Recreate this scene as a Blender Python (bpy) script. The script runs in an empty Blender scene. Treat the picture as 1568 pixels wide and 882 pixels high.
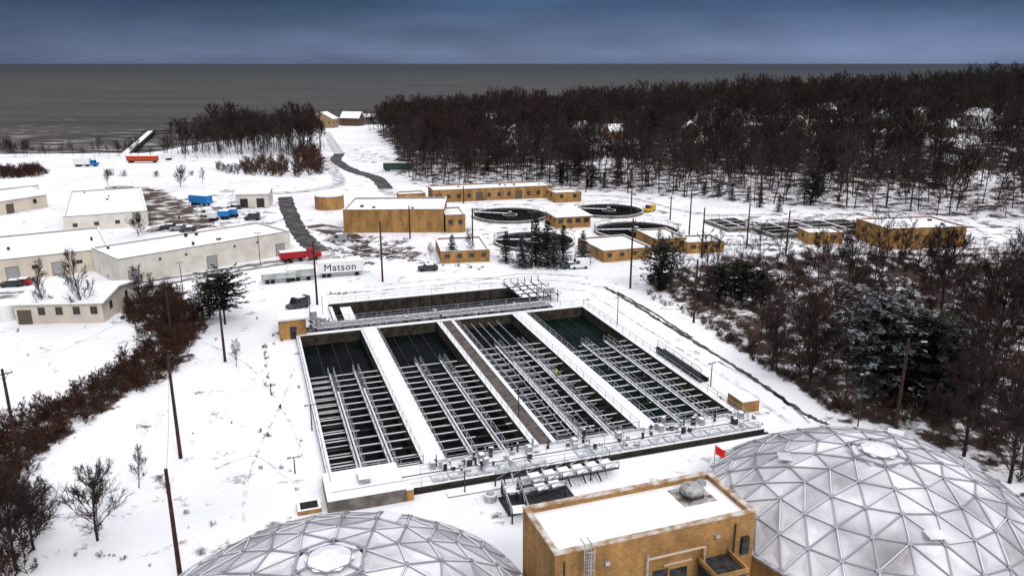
import bpy, bmesh, math, random
from mathutils import Vector, Matrix, noise
R=random.Random(7)
sc=bpy.context.scene
# ---------------------------------------------------------------- survey helpers
F=1200.0; TH=math.radians(16); ST,CT=math.sin(TH),math.cos(TH); H=45.0
def sm(t):
    t=max(0,min(1,t)); return t*t*(3-2*t)
def lerp(pts,x):
    if x<=pts[0][0]: return pts[0][1]
    for (a,b),(c,d) in zip(pts,pts[1:]):
        if x<=c: return b+(d-b)*(x-a)/(c-a)
    return pts[-1][1]
FRONT=[(-200,330),(-35,288),(20,288),(88,250),(150,222),(260,180),(500,120)]
BLUFF=[(-400,385),(-192,400),(-152,590),(0,620),(500,680)]
def h(x,y):
    z=sm((y-lerp(FRONT,x)+5)/190)*(4.5+max(0,min(x,380))*.045)*sm((x+75)/60)
    if z>0: z*=1+.18*noise.noise(Vector((x/70,y/70,0)))
    b=lerp(BLUFF,x); k=sm((y-b)/150)
    z=z*(1-k)-19*k
    s=x-(20+(165-y)*.39)
    z-=4.5*sm((s-14)/26)*sm((185-y)/30)*sm((y-70)/20)
    return z
def ray(px,py):
    u=(px-784)/F; v=(py-441)/F
    return u,CT-ST*v,-(ST+CT*v)
def P(px,py,z=0.0):
    u,fy,fz=ray(px,py); t=(z-H)/fz
    return Vector((u*t,fy*t,z))
def TP(px,py):
    u,fy,fz=ray(px,py); t=45.0
    while t<1200:
        if H+fz*t<h(u*t,fy*t): break
        t+=.5
    return Vector((u*t,fy*t,h(u*t,fy*t)))
def ZT(b,py):
    v=(py-441)/F
    return H-(ST+CT*v)/(CT-ST*v)*b.y
# ---------------------------------------------------------------- materials
def mat(name,col,rough=.8,metal=0,col2=None,scale=5,detail=5,bump=0,bscale=None,spec=.3,snow=0,island=0,ramp=(.4,.6),ior=None):
    m=bpy.data.materials.new(name); m.use_nodes=True; nt=m.node_tree; N=nt.nodes; L=nt.links
    b=N['Principled BSDF']; b.inputs['Roughness'].default_value=rough; b.inputs['Metallic'].default_value=metal
    b.inputs['Specular IOR Level'].default_value=spec
    if ior: b.inputs['IOR'].default_value=ior
    b.inputs['Base Color'].default_value=(*col,1)
    tc=N.new('ShaderNodeTexCoord'); out=None
    if col2:
        n=N.new('ShaderNodeTexNoise'); n.inputs['Scale'].default_value=scale; n.inputs['Detail'].default_value=detail
        L.new(tc.outputs['Object'],n.inputs['Vector'])
        r=N.new('ShaderNodeValToRGB'); r.color_ramp.elements[0].position=ramp[0]; r.color_ramp.elements[1].position=ramp[1]
        r.color_ramp.elements[0].color=(*col,1); r.color_ramp.elements[1].color=(*col2,1)
        L.new(n.outputs['Fac'],r.inputs['Fac']); out=r.outputs['Color']
    if island:
        g=N.new('ShaderNodeNewGeometry'); mr=N.new('ShaderNodeMapRange')
        mr.inputs['To Min'].default_value=1-island; mr.inputs['To Max'].default_value=1+island*.4
        L.new(g.outputs['Random Per Island'],mr.inputs['Value'])
        mx=N.new('ShaderNodeMix'); mx.data_type='RGBA'; mx.blend_type='MULTIPLY'; mx.inputs['Factor'].default_value=1
        if out: L.new(out,mx.inputs['A'])
        else: mx.inputs['A'].default_value=(*col,1)
        L.new(mr.outputs['Result'],mx.inputs['B']); out=mx.outputs['Result']
    if snow:
        g=N.new('ShaderNodeNewGeometry'); s=N.new('ShaderNodeSeparateXYZ'); L.new(g.outputs['Normal'],s.inputs[0])
        ab=N.new('ShaderNodeMath'); ab.operation='ABSOLUTE'; L.new(s.outputs['Z'],ab.inputs[0])
        n=N.new('ShaderNodeTexNoise'); n.inputs['Scale'].default_value=1.3; L.new(tc.outputs['Object'],n.inputs['Vector'])
        a=N.new('ShaderNodeMath'); a.operation='MULTIPLY'; L.new(ab.outputs[0],a.inputs[0]); L.new(n.outputs['Fac'],a.inputs[1])
        mr=N.new('ShaderNodeMapRange'); mr.inputs['From Min'].default_value=.42; mr.inputs['From Max'].default_value=.56; mr.inputs['To Max'].default_value=snow
        L.new(a.outputs[0],mr.inputs['Value'])
        mx=N.new('ShaderNodeMix'); mx.data_type='RGBA'; L.new(mr.outputs['Result'],mx.inputs['Factor'])
        if out: L.new(out,mx.inputs['A'])
        else: mx.inputs['A'].default_value=(*col,1)
        mx.inputs['B'].default_value=(.75,.78,.84,1); out=mx.outputs['Result']
    if out: L.new(out,b.inputs['Base Color'])
    if bump:
        n2=N.new('ShaderNodeTexNoise'); n2.inputs['Scale'].default_value=bscale or scale; n2.inputs['Detail'].default_value=6
        L.new(tc.outputs['Object'],n2.inputs['Vector'])
        bp=N.new('ShaderNodeBump'); bp.inputs['Strength'].default_value=bump; bp.inputs['Distance'].default_value=.2
        L.new(n2.outputs['Fac'],bp.inputs['Height']); L.new(bp.outputs['Normal'],b.inputs['Normal'])
    return m
SNOW=mat('snow',(.88,.88,.90),.7,col2=(.83,.83,.86),scale=.3,bump=.25,bscale=1.2)
ROOF=mat('roof_snow',(.87,.87,.89),.7,col2=(.78,.78,.81),scale=.22,bump=.2,bscale=.8,ramp=(.45,.78))
RSNOW=mat('thin_snow',(.7,.71,.74),.7,col2=(.38,.38,.4),scale=.9,ramp=(.5,.66),bump=.3)
TRACK=mat('packed_snow',(.84,.85,.88),.7,col2=(.42,.42,.46),scale=.6,ramp=(.44,.64),bump=.3)
CONC=mat('concrete',(.2,.18,.16),.85,col2=(.1,.09,.08),scale=.7,bump=.2,bscale=3)
DCONC=mat('stained_concrete',(.06,.048,.036),.9,col2=(.022,.019,.017),scale=.9)
STEEL=mat('galvanised_steel',(.5,.51,.54),.45,.4,col2=(.3,.31,.34),scale=2)
DSTEEL=mat('dark_steel',(.018,.019,.022),.6,.2,col2=(.05,.05,.055),scale=1.5)
BEAM=mat('weathered_beam',(.02,.019,.018),.8,col2=(.06,.055,.05),scale=.6)
GRATE=mat('walkway_grating',(.06,.048,.042),.8,col2=(.12,.10,.09),scale=1.2)
WATER=mat('basin_water',(.003,.0045,.0045),.2,col2=(.006,.008,.0075),scale=.3,bump=.08,bscale=2,spec=.3,ior=1.08)
GWATER=mat('green_basin_water',(.003,.008,.007),.2,col2=(.005,.013,.011),scale=.2,bump=.08,bscale=2,spec=.3,ior=1.08)
GLASS=mat('window_glass',(.015,.018,.022),.15,spec=.5)
FRAME=mat('window_frame',(.10,.08,.06),.6)
BEIGE=mat('beige_panel',(.62,.55,.46),.7,col2=(.52,.46,.39),scale=.3)
WHITEP=mat('white_paint',(.78,.78,.77),.5)
BLUEP=mat('blue_paint',(.015,.17,.48),.5,col2=(.015,.22,.56),scale=1)
REDP=mat('red_paint',(.36,.012,.015),.5)
ORANGEP=mat('orange_paint',(.42,.06,.015),.5)
GREENP=mat('green_paint',(.035,.07,.05),.5)
PALEG=mat('pale_trailer_paint',(.28,.33,.30),.6,col2=(.5,.5,.5),scale=.5)
YELP=mat('yellow_paint',(.6,.36,.02),.5)
BLACK=mat('black_rubber_and_shade',(.012,.012,.013),.8)
NAVY=mat('navy_lettering',(.008,.015,.09),.5)
WOODP=mat('pole_wood',(.035,.017,.012),.9,col2=(.065,.03,.02),scale=2)
ASPH=mat('wet_asphalt',(.035,.03,.03),.7,col2=(.16,.15,.15),scale=.35,detail=8,ramp=(.48,.70))
SLUSH=mat('snowy_road',(.66,.66,.69),.8,col2=(.18,.16,.16),scale=.35,detail=8,ramp=(.47,.66),bump=.3)
DIRT=mat('muddy_yard',(.65,.63,.63),.9,col2=(.07,.045,.035),scale=.2,detail=8,ramp=(.38,.52),bump=.3)
BARK=mat('bark',(.020,.012,.010),.95,col2=(.04,.025,.02),scale=1.5)
WBARK=mat('woodland_bark',(.017,.010,.0085),.95,col2=(.038,.022,.018),scale=.12)
RBARK=mat('scrub_twigs',(.06,.025,.015),.95,col2=(.03,.015,.011),scale=.8)
HBARK=mat('hedge_twigs',(.075,.034,.022),.95,col2=(.035,.019,.014),scale=.3)
NEED=mat('pine_needles',(.008,.014,.008),.9,col2=(.016,.024,.011),scale=1.2,island=.5)
SNEED=mat('snow_dusted_needles',(.009,.013,.010),.9,col2=(.018,.023,.016),scale=1.2,snow=.3,island=.4)
def brick(name,c1,c2,mort):
    m=bpy.data.materials.new(name); m.use_nodes=True; N=m.node_tree.nodes; L=m.node_tree.links
    b=N['Principled BSDF']; b.inputs['Roughness'].default_value=.9; b.inputs['Specular IOR Level'].default_value=.2
    tc=N.new('ShaderNodeTexCoord'); s=N.new('ShaderNodeSeparateXYZ'); L.new(tc.outputs['Object'],s.inputs[0])
    a=N.new('ShaderNodeMath'); L.new(s.outputs['X'],a.inputs[0]); L.new(s.outputs['Y'],a.inputs[1])
    c=N.new('ShaderNodeCombineXYZ'); L.new(a.outputs[0],c.inputs['X']); L.new(s.outputs['Z'],c.inputs['Y'])
    bt=N.new('ShaderNodeTexBrick'); bt.inputs['Scale'].default_value=1; bt.inputs['Brick Width'].default_value=.4; bt.inputs['Row Height'].default_value=.2
    bt.inputs['Mortar Size'].default_value=.015; bt.inputs['Color1'].default_value=(*c1,1); bt.inputs['Color2'].default_value=(*c2,1); bt.inputs['Mortar'].default_value=(*mort,1)
    L.new(c.outputs[0],bt.inputs['Vector'])
    mp=N.new('ShaderNodeMapping'); mp.inputs['Scale'].default_value=(1,1,.35); L.new(tc.outputs['Object'],mp.inputs['Vector'])
    n=N.new('ShaderNodeTexNoise'); n.inputs['Scale'].default_value=.6; n.inputs['Detail'].default_value=7; L.new(mp.outputs[0],n.inputs['Vector'])
    mr=N.new('ShaderNodeMapRange'); mr.inputs['From Min'].default_value=.3; mr.inputs['From Max'].default_value=.7; mr.inputs['To Min'].default_value=.55; mr.inputs['To Max'].default_value=1.2
    L.new(n.outputs['Fac'],mr.inputs['Value'])
    mx=N.new('ShaderNodeMix'); mx.data_type='RGBA'; mx.blend_type='MULTIPLY'; mx.inputs['Factor'].default_value=1
    L.new(bt.outputs['Color'],mx.inputs['A']); L.new(mr.outputs['Result'],mx.inputs['B']); L.new(mx.outputs['Result'],b.inputs['Base Color'])
    return m
BRICK=brick('tan_brick',(.43,.24,.085),(.33,.17,.055),(.28,.18,.09))
COPING=mat('brown_coping',(.08,.045,.025),.7)
# ---------------------------------------------------------------- mesh builder
class MB:
    def __init__(s): s.v=[];s.f=[];s.m=[]
    def poly(s,pts,m=0):
        i=len(s.v); s.v+=[tuple(p) for p in pts]; s.f.append(tuple(range(i,i+len(pts)))); s.m.append(m)
    def hexa(s,c,m=0,top=None):
        i=len(s.v); s.v+=[tuple(p) for p in c]
        for k,q in enumerate([(3,2,1,0),(4,5,6,7),(0,1,5,4),(1,2,6,5),(2,3,7,6),(3,0,4,7)]):
            s.f.append(tuple(i+j for j in q)); s.m.append(top if (k==1 and top is not None) else m)
    def box(s,x0,x1,y0,y1,z0,z1,m=0,top=None):
        s.hexa([(x0,y0,z0),(x1,y0,z0),(x1,y1,z0),(x0,y1,z0),(x0,y0,z1),(x1,y0,z1),(x1,y1,z1),(x0,y1,z1)],m,top)
    def beam(s,p,q,w,hh=None,m=0,top=None):
        p=Vector(p);q=Vector(q);d=(q-p)
        if d.length<1e-4: return
        d.normalize(); up=Vector((0,0,1)) if abs(d.z)<.95 else Vector((1,0,0))
        a=d.cross(up).normalized()*w/2; b=a.cross(d).normalized()*(hh or w)/2
        s.hexa([p+a-b,q+a-b,q-a-b,p-a-b,p+a+b,q+a+b,q-a+b,p-a+b],m,top)
    def cyl(s,p,q,r0,r1=None,n=8,m=0,cap=True,topm=None):
        p=Vector(p);q=Vector(q); r1=r0 if r1 is None else r1
        d=(q-p).normalized(); up=Vector((0,0,1)) if abs(d.z)<.9 else Vector((1,0,0))
        a=d.cross(up).normalized(); b=d.cross(a).normalized(); i=len(s.v)
        for k in range(n):
            t=2*math.pi*k/n; o=a*math.cos(t)+b*math.sin(t); s.v.append(tuple(p+o*r0)); s.v.append(tuple(q+o*r1))
        for k in range(n):
            j=(k+1)%n; s.f.append((i+2*k,i+2*k+1,i+2*j+1,i+2*j)); s.m.append(m)
        if cap:
            s.f.append(tuple(i+2*k for k in range(n))); s.m.append(m)
            s.f.append(tuple(i+2*k+1 for k in reversed(range(n)))); s.m.append(m if topm is None else topm)
    def mesh(s,name,mats):
        me=bpy.data.meshes.new(name); me.from_pydata(s.v,[],s.f)
        for k in mats: me.materials.append(k)
        me.polygons.foreach_set('material_index',s.m); me.update(); return me
    def obj(s,name,mats,parent=None,loc=(0,0,0),rz=0,norm=False,smooth=False):
        me=s.mesh(name,mats)
        if norm:
            bm=bmesh.new(); bm.from_mesh(me); bmesh.ops.recalc_face_normals(bm,faces=bm.faces); bm.to_mesh(me); bm.free()
        if smooth: me.shade_smooth()
        o=bpy.data.objects.new(name,me); sc.collection.objects.link(o); o.location=loc; o.rotation_euler=(0,0,rz)
        if parent: o.parent=parent
        return o
def empty(name,loc=(0,0,0),rz=0):
    e=bpy.data.objects.new(name,None); sc.collection.objects.link(e); e.location=loc; e.rotation_euler=(0,0,rz); e.empty_display_size=.5
    return e
def inpoly(x,y,pl):
    c=False; n=len(pl)
    for i in range(n):
        x1,y1=pl[i];x2,y2=pl[(i+1)%n]
        if (y1>y)!=(y2>y) and x<(x2-x1)*(y-y1)/(y2-y1)+x1: c=not c
    return c
# ---------------------------------------------------------------- plant frame
A0=Vector((-19.8,75.8,0)); RZ=math.radians(18.7); E1=Vector((math.cos(RZ),math.sin(RZ),0)); E2=Vector((-math.sin(RZ),math.cos(RZ),0))
def toloc(x,y):
    d=Vector((x,y,0))-A0; return d.dot(E1),d.dot(E2)
WOODS=[(-32,290),(20,291),(88,254),(150,226),(260,184),(520,120),(640,640),(-95,640),(-92,540),(-62,420),(-48,330)]
RAV=[tuple(TP(*p)[:2]) for p in [(990,437),(1050,470),(1120,520),(1200,575),(1290,635),(1400,670),(1568,745),(1700,800),(1800,420),(1568,385),(1480,392),(1300,388),(1200,395),(1110,398),(1010,415)]]
LBAND=[tuple(P(*p)[:2]) for p in [(195,445),(255,440),(300,470),(318,500),(285,540),(262,580),(190,610),(120,655),(60,700),(30,740),(-80,770),(-80,640),(0,655),(60,628),(150,590),(200,550),(225,520),(190,480)]]
YARDS=[([tuple(P(*p)[:2]) for p in q],w) for q,w in [([(190,285),(250,292),(330,345),(235,358),(215,320)],.85),([(480,345),(520,352),(640,372),(650,400),(560,410),(490,385)],.42),([(180,455),(250,430),(300,470),(200,500),(160,495)],.62),([(560,250),(500,232),(560,225),(640,262)],.3),([(1100,330),(1350,325),(1568,345),(1568,400),(1100,405)],.4),([(280,300),(420,290),(430,345),(300,350)],.38),([(700,310),(1000,300),(1060,360),(900,400),(760,405)],.22)]]
HSPEC=[(476,196,36,6.5,4.5),(522,193,30,6,4),(592,190,26,5,3.4),(620,192,22,5,3),(684,189,26,5.5,3.4),(742,194,20,5,3),(780,216,30,5.5,3.4),(876,212,26,5.5,3.4),(935,216,24,5,3),(1045,212,24,5,3),(1120,190,24,5,3.4),(1170,178,30,6,3.4),(1212,204,22,5,3),(1256,184,30,6,3.4),(1292,172,26,5,3.4),(1338,198,26,5.5,3.2),(1400,190,28,5,3.2),(1440,212,24,5,3),(1500,195,30,5.5,3),(845,190,24,5,3.2),(985,184,26,5,3.2),(1345,168,30,5.5,3.4),(1080,172,24,5,3.2),(905,245,20,4,2.6),(1460,268,24,4,2.6),(556,186,18,5,3)]
HOUSES=[TP(x,y) for x,y,_,_,_ in HSPEC]
# ---------------------------------------------------------------- ground
def axis(segs):
    out=[segs[0][0]]
    for a,b,st in segs:
        n=max(1,round((b-a)/st)); out+=[a+(b-a)*(i+1)/n for i in range(n)]
    return out
xs=axis([(-2600,-700,190),(-700,-200,14),(-200,-70,5),(-70,80,2.5),(80,300,6),(300,800,16),(800,2600,200)])
ys=axis([(-400,30,40),(30,180,2.5),(180,400,5),(400,760,8),(760,900,70)])
me=bpy.data.meshes.new('ground'); nx=len(xs)
vs=[(x,y,h(x,y)) for y in ys for x in xs]
fs=[(j*nx+i,j*nx+i+1,(j+1)*nx+i+1,(j+1)*nx+i) for j in range(len(ys)-1) for i in range(nx-1)]
me.from_pydata(vs,[],fs)
bm=bmesh.new(); bm.from_mesh(me)
def cut_hole(u0,u1,v0,v1):
    c=A0+E1*((u0+u1)/2)+E2*((v0+v1)/2); rad=max(u1-u0,v1-v0)*.8+6
    for pt,no in [(A0+E1*u0,E1),(A0+E1*u1,E1),(A0+E2*v0,E2),(A0+E2*v1,E2)]:
        fc=[f for f in bm.faces if (f.calc_center_median().xy-c.xy).length<rad]
        g=set(fc)
        for f in fc: g.update(f.edges); g.update(f.verts)
        bmesh.ops.bisect_plane(bm,geom=list(g),plane_co=pt,plane_no=no,dist=1e-5)
    dl=[]
    for f in bm.faces:
        m=f.calc_center_median(); u,v=toloc(m.x,m.y)
        if u0<u<u1 and v0<v<v1: dl.append(f)
    bmesh.ops.delete(bm,geom=dl,context='FACES')
cut_hole(0.1,53.4,.1,52.6)
cut_hole(7.1,46.9,58.6,67.4)
bm.to_mesh(me); bm.free()
at=me.attributes.new('litter','FLOAT','POINT')
vals=[]
for v in me.vertices:
    x,y=v.co.x,v.co.y; w=.0
    if inpoly(x,y,WOODS):
        w=.52+.42*sm((y-lerp(FRONT,x)-20)/70)
        if any((p.x+4-x)**2+(p.y-6-y)**2<170 for p in HOUSES): w=.35
    elif inpoly(x,y,RAV): w=.85
    elif inpoly(x,y,LBAND): w=.8
    elif v.co.z<-1 and y>300: w=.7
    else:
        for q,k in YARDS:
            if inpoly(x,y,q): w=k
    vals.append(w)
at.data.foreach_set('value',vals)
gm=bpy.data.materials.new('snow_ground'); gm.use_nodes=True; N=gm.node_tree.nodes; L=gm.node_tree.links; b=N['Principled BSDF']
b.inputs['Roughness'].default_value=.75; b.inputs['Specular IOR Level'].default_value=.2
tc=N.new('ShaderNodeTexCoord'); n=N.new('ShaderNodeTexNoise'); n.inputs['Scale'].default_value=.22; n.inputs['Detail'].default_value=9; n.inputs['Roughness'].default_value=.7
L.new(tc.outputs['Object'],n.inputs['Vector']); at2=N.new('ShaderNodeAttribute'); at2.attribute_name='litter'
ml=N.new('ShaderNodeMath'); ml.operation='MULTIPLY'; ml.inputs[1].default_value=.24; L.new(at2.outputs['Fac'],ml.inputs[0])
ad=N.new('ShaderNodeMath'); L.new(n.outputs['Fac'],ad.inputs[0]); L.new(ml.outputs[0],ad.inputs[1])
r=N.new('ShaderNodeValToRGB'); cr=r.color_ramp; cr.elements[0].position=.59; cr.elements[0].color=(.88,.88,.91,1); cr.elements[1].position=.69; cr.elements[1].color=(.05,.032,.026,1)
x=cr.elements.new(.635); x.color=(.5,.47,.49,1)
L.new(ad.outputs[0],r.inputs['Fac'])
n3=N.new('ShaderNodeTexNoise'); n3.inputs['Scale'].default_value=.05; n3.inputs['Detail'].default_value=7; L.new(tc.outputs['Object'],n3.inputs['Vector'])
mr=N.new('ShaderNodeMapRange'); mr.inputs['From Min'].default_value=.4; mr.inputs['From Max'].default_value=.7; mr.inputs['To Min'].default_value=1; mr.inputs['To Max'].default_value=.84; L.new(n3.outputs['Fac'],mr.inputs['Value'])
mx=N.new('ShaderNodeMix'); mx.data_type='RGBA'; mx.blend_type='MULTIPLY'; mx.inputs['Factor'].default_value=1
L.new(r.outputs['Color'],mx.inputs['A']); L.new(mr.outputs['Result'],mx.inputs['B']); L.new(mx.outputs['Result'],b.inputs['Base Color'])
n2=N.new('ShaderNodeTexNoise'); n2.inputs['Scale'].default_value=.8; n2.inputs['Detail'].default_value=8; L.new(tc.outputs['Object'],n2.inputs['Vector'])
bp=N.new('ShaderNodeBump'); bp.inputs['Strength'].default_value=.4; bp.inputs['Distance'].default_value=.3; L.new(n2.outputs['Fac'],bp.inputs['Height']); L.new(bp.outputs['Normal'],b.inputs['Normal'])
me.materials.append(gm); me.shade_smooth()
go=bpy.data.objects.new('ground',me); sc.collection.objects.link(go)
# ---------------------------------------------------------------- lake
lm=bpy.data.materials.new('lake_water'); lm.use_nodes=True; N=lm.node_tree.nodes; L=lm.node_tree.links; b=N['Principled BSDF']
b.inputs['Roughness'].default_value=.5; b.inputs['Specular IOR Level'].default_value=.12
tc=N.new('ShaderNodeTexCoord'); mp=N.new('ShaderNodeMapping'); mp.inputs['Scale'].default_value=(.003,.014,1); L.new(tc.outputs['Object'],mp.inputs['Vector'])
n=N.new('ShaderNodeTexNoise'); n.inputs['Scale'].default_value=1; n.inputs['Detail'].default_value=8; L.new(mp.outputs[0],n.inputs['Vector'])
r=N.new('ShaderNodeValToRGB'); r.color_ramp.elements[0].position=.35; r.color_ramp.elements[0].color=(.032,.028,.025,1); r.color_ramp.elements[1].position=.7; r.color_ramp.elements[1].color=(.072,.061,.050,1); L.new(n.outputs['Fac'],r.inputs['Fac'])
mp2=N.new('ShaderNodeMapping'); mp2.inputs['Scale'].default_value=(.03,.12,1); L.new(tc.outputs['Object'],mp2.inputs['Vector'])
n2=N.new('ShaderNodeTexNoise'); n2.inputs['Scale'].default_value=1; n2.inputs['Detail'].default_value=5; L.new(mp2.outputs[0],n2.inputs['Vector'])
s=N.new('ShaderNodeSeparateXYZ'); L.new(tc.outputs['Object'],s.inputs[0])
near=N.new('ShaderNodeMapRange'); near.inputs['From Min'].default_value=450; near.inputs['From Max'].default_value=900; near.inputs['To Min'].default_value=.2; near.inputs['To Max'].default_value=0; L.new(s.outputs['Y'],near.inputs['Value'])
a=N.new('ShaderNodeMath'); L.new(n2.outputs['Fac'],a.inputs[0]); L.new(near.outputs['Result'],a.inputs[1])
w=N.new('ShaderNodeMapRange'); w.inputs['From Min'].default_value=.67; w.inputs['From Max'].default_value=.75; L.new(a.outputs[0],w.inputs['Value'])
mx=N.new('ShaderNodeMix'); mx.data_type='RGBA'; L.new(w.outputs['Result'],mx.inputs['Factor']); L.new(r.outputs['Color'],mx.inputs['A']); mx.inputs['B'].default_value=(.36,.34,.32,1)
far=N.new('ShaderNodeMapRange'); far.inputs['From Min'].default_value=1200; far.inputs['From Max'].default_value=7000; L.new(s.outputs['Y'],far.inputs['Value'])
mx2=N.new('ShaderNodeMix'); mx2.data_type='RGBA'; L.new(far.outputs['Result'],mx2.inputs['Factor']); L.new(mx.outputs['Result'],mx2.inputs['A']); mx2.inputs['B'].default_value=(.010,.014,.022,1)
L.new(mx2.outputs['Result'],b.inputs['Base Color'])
bp=N.new('ShaderNodeBump'); bp.inputs['Strength'].default_value=.5; bp.inputs['Distance'].default_value=1; L.new(n2.outputs['Fac'],bp.inputs['Height']); L.new(bp.outputs['Normal'],b.inputs['Normal'])
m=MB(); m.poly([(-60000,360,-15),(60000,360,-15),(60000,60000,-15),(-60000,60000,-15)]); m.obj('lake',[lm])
# ---------------------------------------------------------------- roads
def strip(name,pts,w,mt,dz=.05,world=False,sub=6,jit=0):
    q=[Vector(p) if world else TP(*p) for p in pts]; c=[]
    for i in range(len(q)-1):
        p0=q[max(i-1,0)];p1=q[i];p2=q[i+1];p3=q[min(i+2,len(q)-1)]
        for k in range(sub):
            t=k/sub; c.append(.5*((2*p1)+(p2-p0)*t+(2*p0-5*p1+4*p2-p3)*t*t+(3*p1-p0-3*p2+p3)*t**3))
    c.append(q[-1]); m=MB(); prev=None
    for i,p in enumerate(c):
        d=(c[min(i+1,len(c)-1)]-c[max(i-1,0)]); d.z=0; d.normalize(); nn=Vector((-d.y,d.x,0))
        row=[]
        for s_ in (-1,-.33,.33,1):
            o=p+nn*w/2*s_*(1+jit*R.uniform(-1,1)); row.append(Vector((o.x,o.y,h(o.x,o.y)+dz)))
        if prev:
            for k in range(3): m.poly([prev[k+1],prev[k],row[k],row[k+1]])
        prev=row
    return m.obj(name,[mt],norm=False)
strip('access_road',[(437,302),(440,318),(452,345),(468,368),(490,386)],5,ASPH,jit=.14,sub=14)
strip('access_road_end',[(484,381),(500,392),(530,403)],5.5,SLUSH,.045,jit=.2)
strip('hill_road',[(520,236),(515,247),(540,262),(575,273),(592,290)],5.5,ASPH,.15,sub=14,jit=.14)
strip('hill_road_shoulder',[(588,286),(600,298),(650,300)],5,SLUSH,.12,jit=.3)
strip('hill_road_loop',[(500,240),(508,258),(520,278),(500,288),(430,296),(340,292)],5,SLUSH,.12,jit=.15,sub=10)
strip('shore_road',[(520,236),(508,218),(500,203)],5,SLUSH,.2)
strip('street',[(-60,455),(100,447),(190,440),(330,418),(450,399),(520,405)],6,SLUSH,.04)
strip('street_tyre_track',[(190,438),(330,416),(450,397)],1.0,ASPH,.06,jit=.4,sub=14)
strip('street_tyre_track',[(-40,452),(60,448),(200,443),(330,422),(450,403)],.8,ASPH,.065,jit=.6,sub=14)
strip('yard_lane',[(175,286),(215,296),(240,320),(250,352)],8,DIRT,.05,jit=.4)
strip('yard_lane',[(205,288),(260,312),(300,345),(235,352)],8,DIRT,.07,jit=.5)
strip('yard_lane',[(480,345),(520,358),(560,382),(640,392)],6,DIRT,.04,jit=.4)
strip('service_road_edge',[(925,440),(960,460),(1010,492),(1070,528),(1150,578),(1225,630),(1268,652)],.75,ASPH,.06,jit=.6,sub=14)
strip('service_road_edge',[(945,448),(1000,480),(1060,518)],.5,ASPH,.07,jit=.6,sub=14)
strip('service_road_edge',[(1100,555),(1180,600),(1240,648)],.3,SLUSH,.06,jit=.6,sub=14)
strip('service_road_track',[(905,450),(960,485),(1040,535),(1120,585),(1210,650)],.6,TRACK,.05,jit=.5,sub=14)
strip('footpath',[(890,300),(960,303),(1040,322),(1100,330),(1200,328)],2.5,SLUSH,.05,jit=.4)
strip('footpath',[(1110,345),(1190,360),(1330,385),(1450,400),(1568,392)],4,SLUSH,.05,jit=.5)
strip('perimeter_track',[(500,452),(600,443),(720,432),(800,420),(900,424)],.5,SLUSH,.05,jit=.7,sub=14)
strip('perimeter_track',[(560,440),(680,428),(780,428),(880,432),(940,446)],1.2,TRACK,.05,jit=.4,sub=10)
strip('perimeter_track',[(560,448),(700,436),(800,436),(900,446)],.8,TRACK,.055,jit=.4,sub=10)
strip('footprint_trail',[(452,560),(430,620),(400,680),(378,740),(372,800)],.3,TRACK,.05,jit=.8,sub=30)
strip('footprint_trail',[(300,520),(380,560),(440,640),(470,720)],.25,TRACK,.05,jit=.8,sub=30)
strip('footprint_trail',[(330,720),(390,700),(440,735)],.25,TRACK,.05,jit=.8,sub=30)
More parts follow.
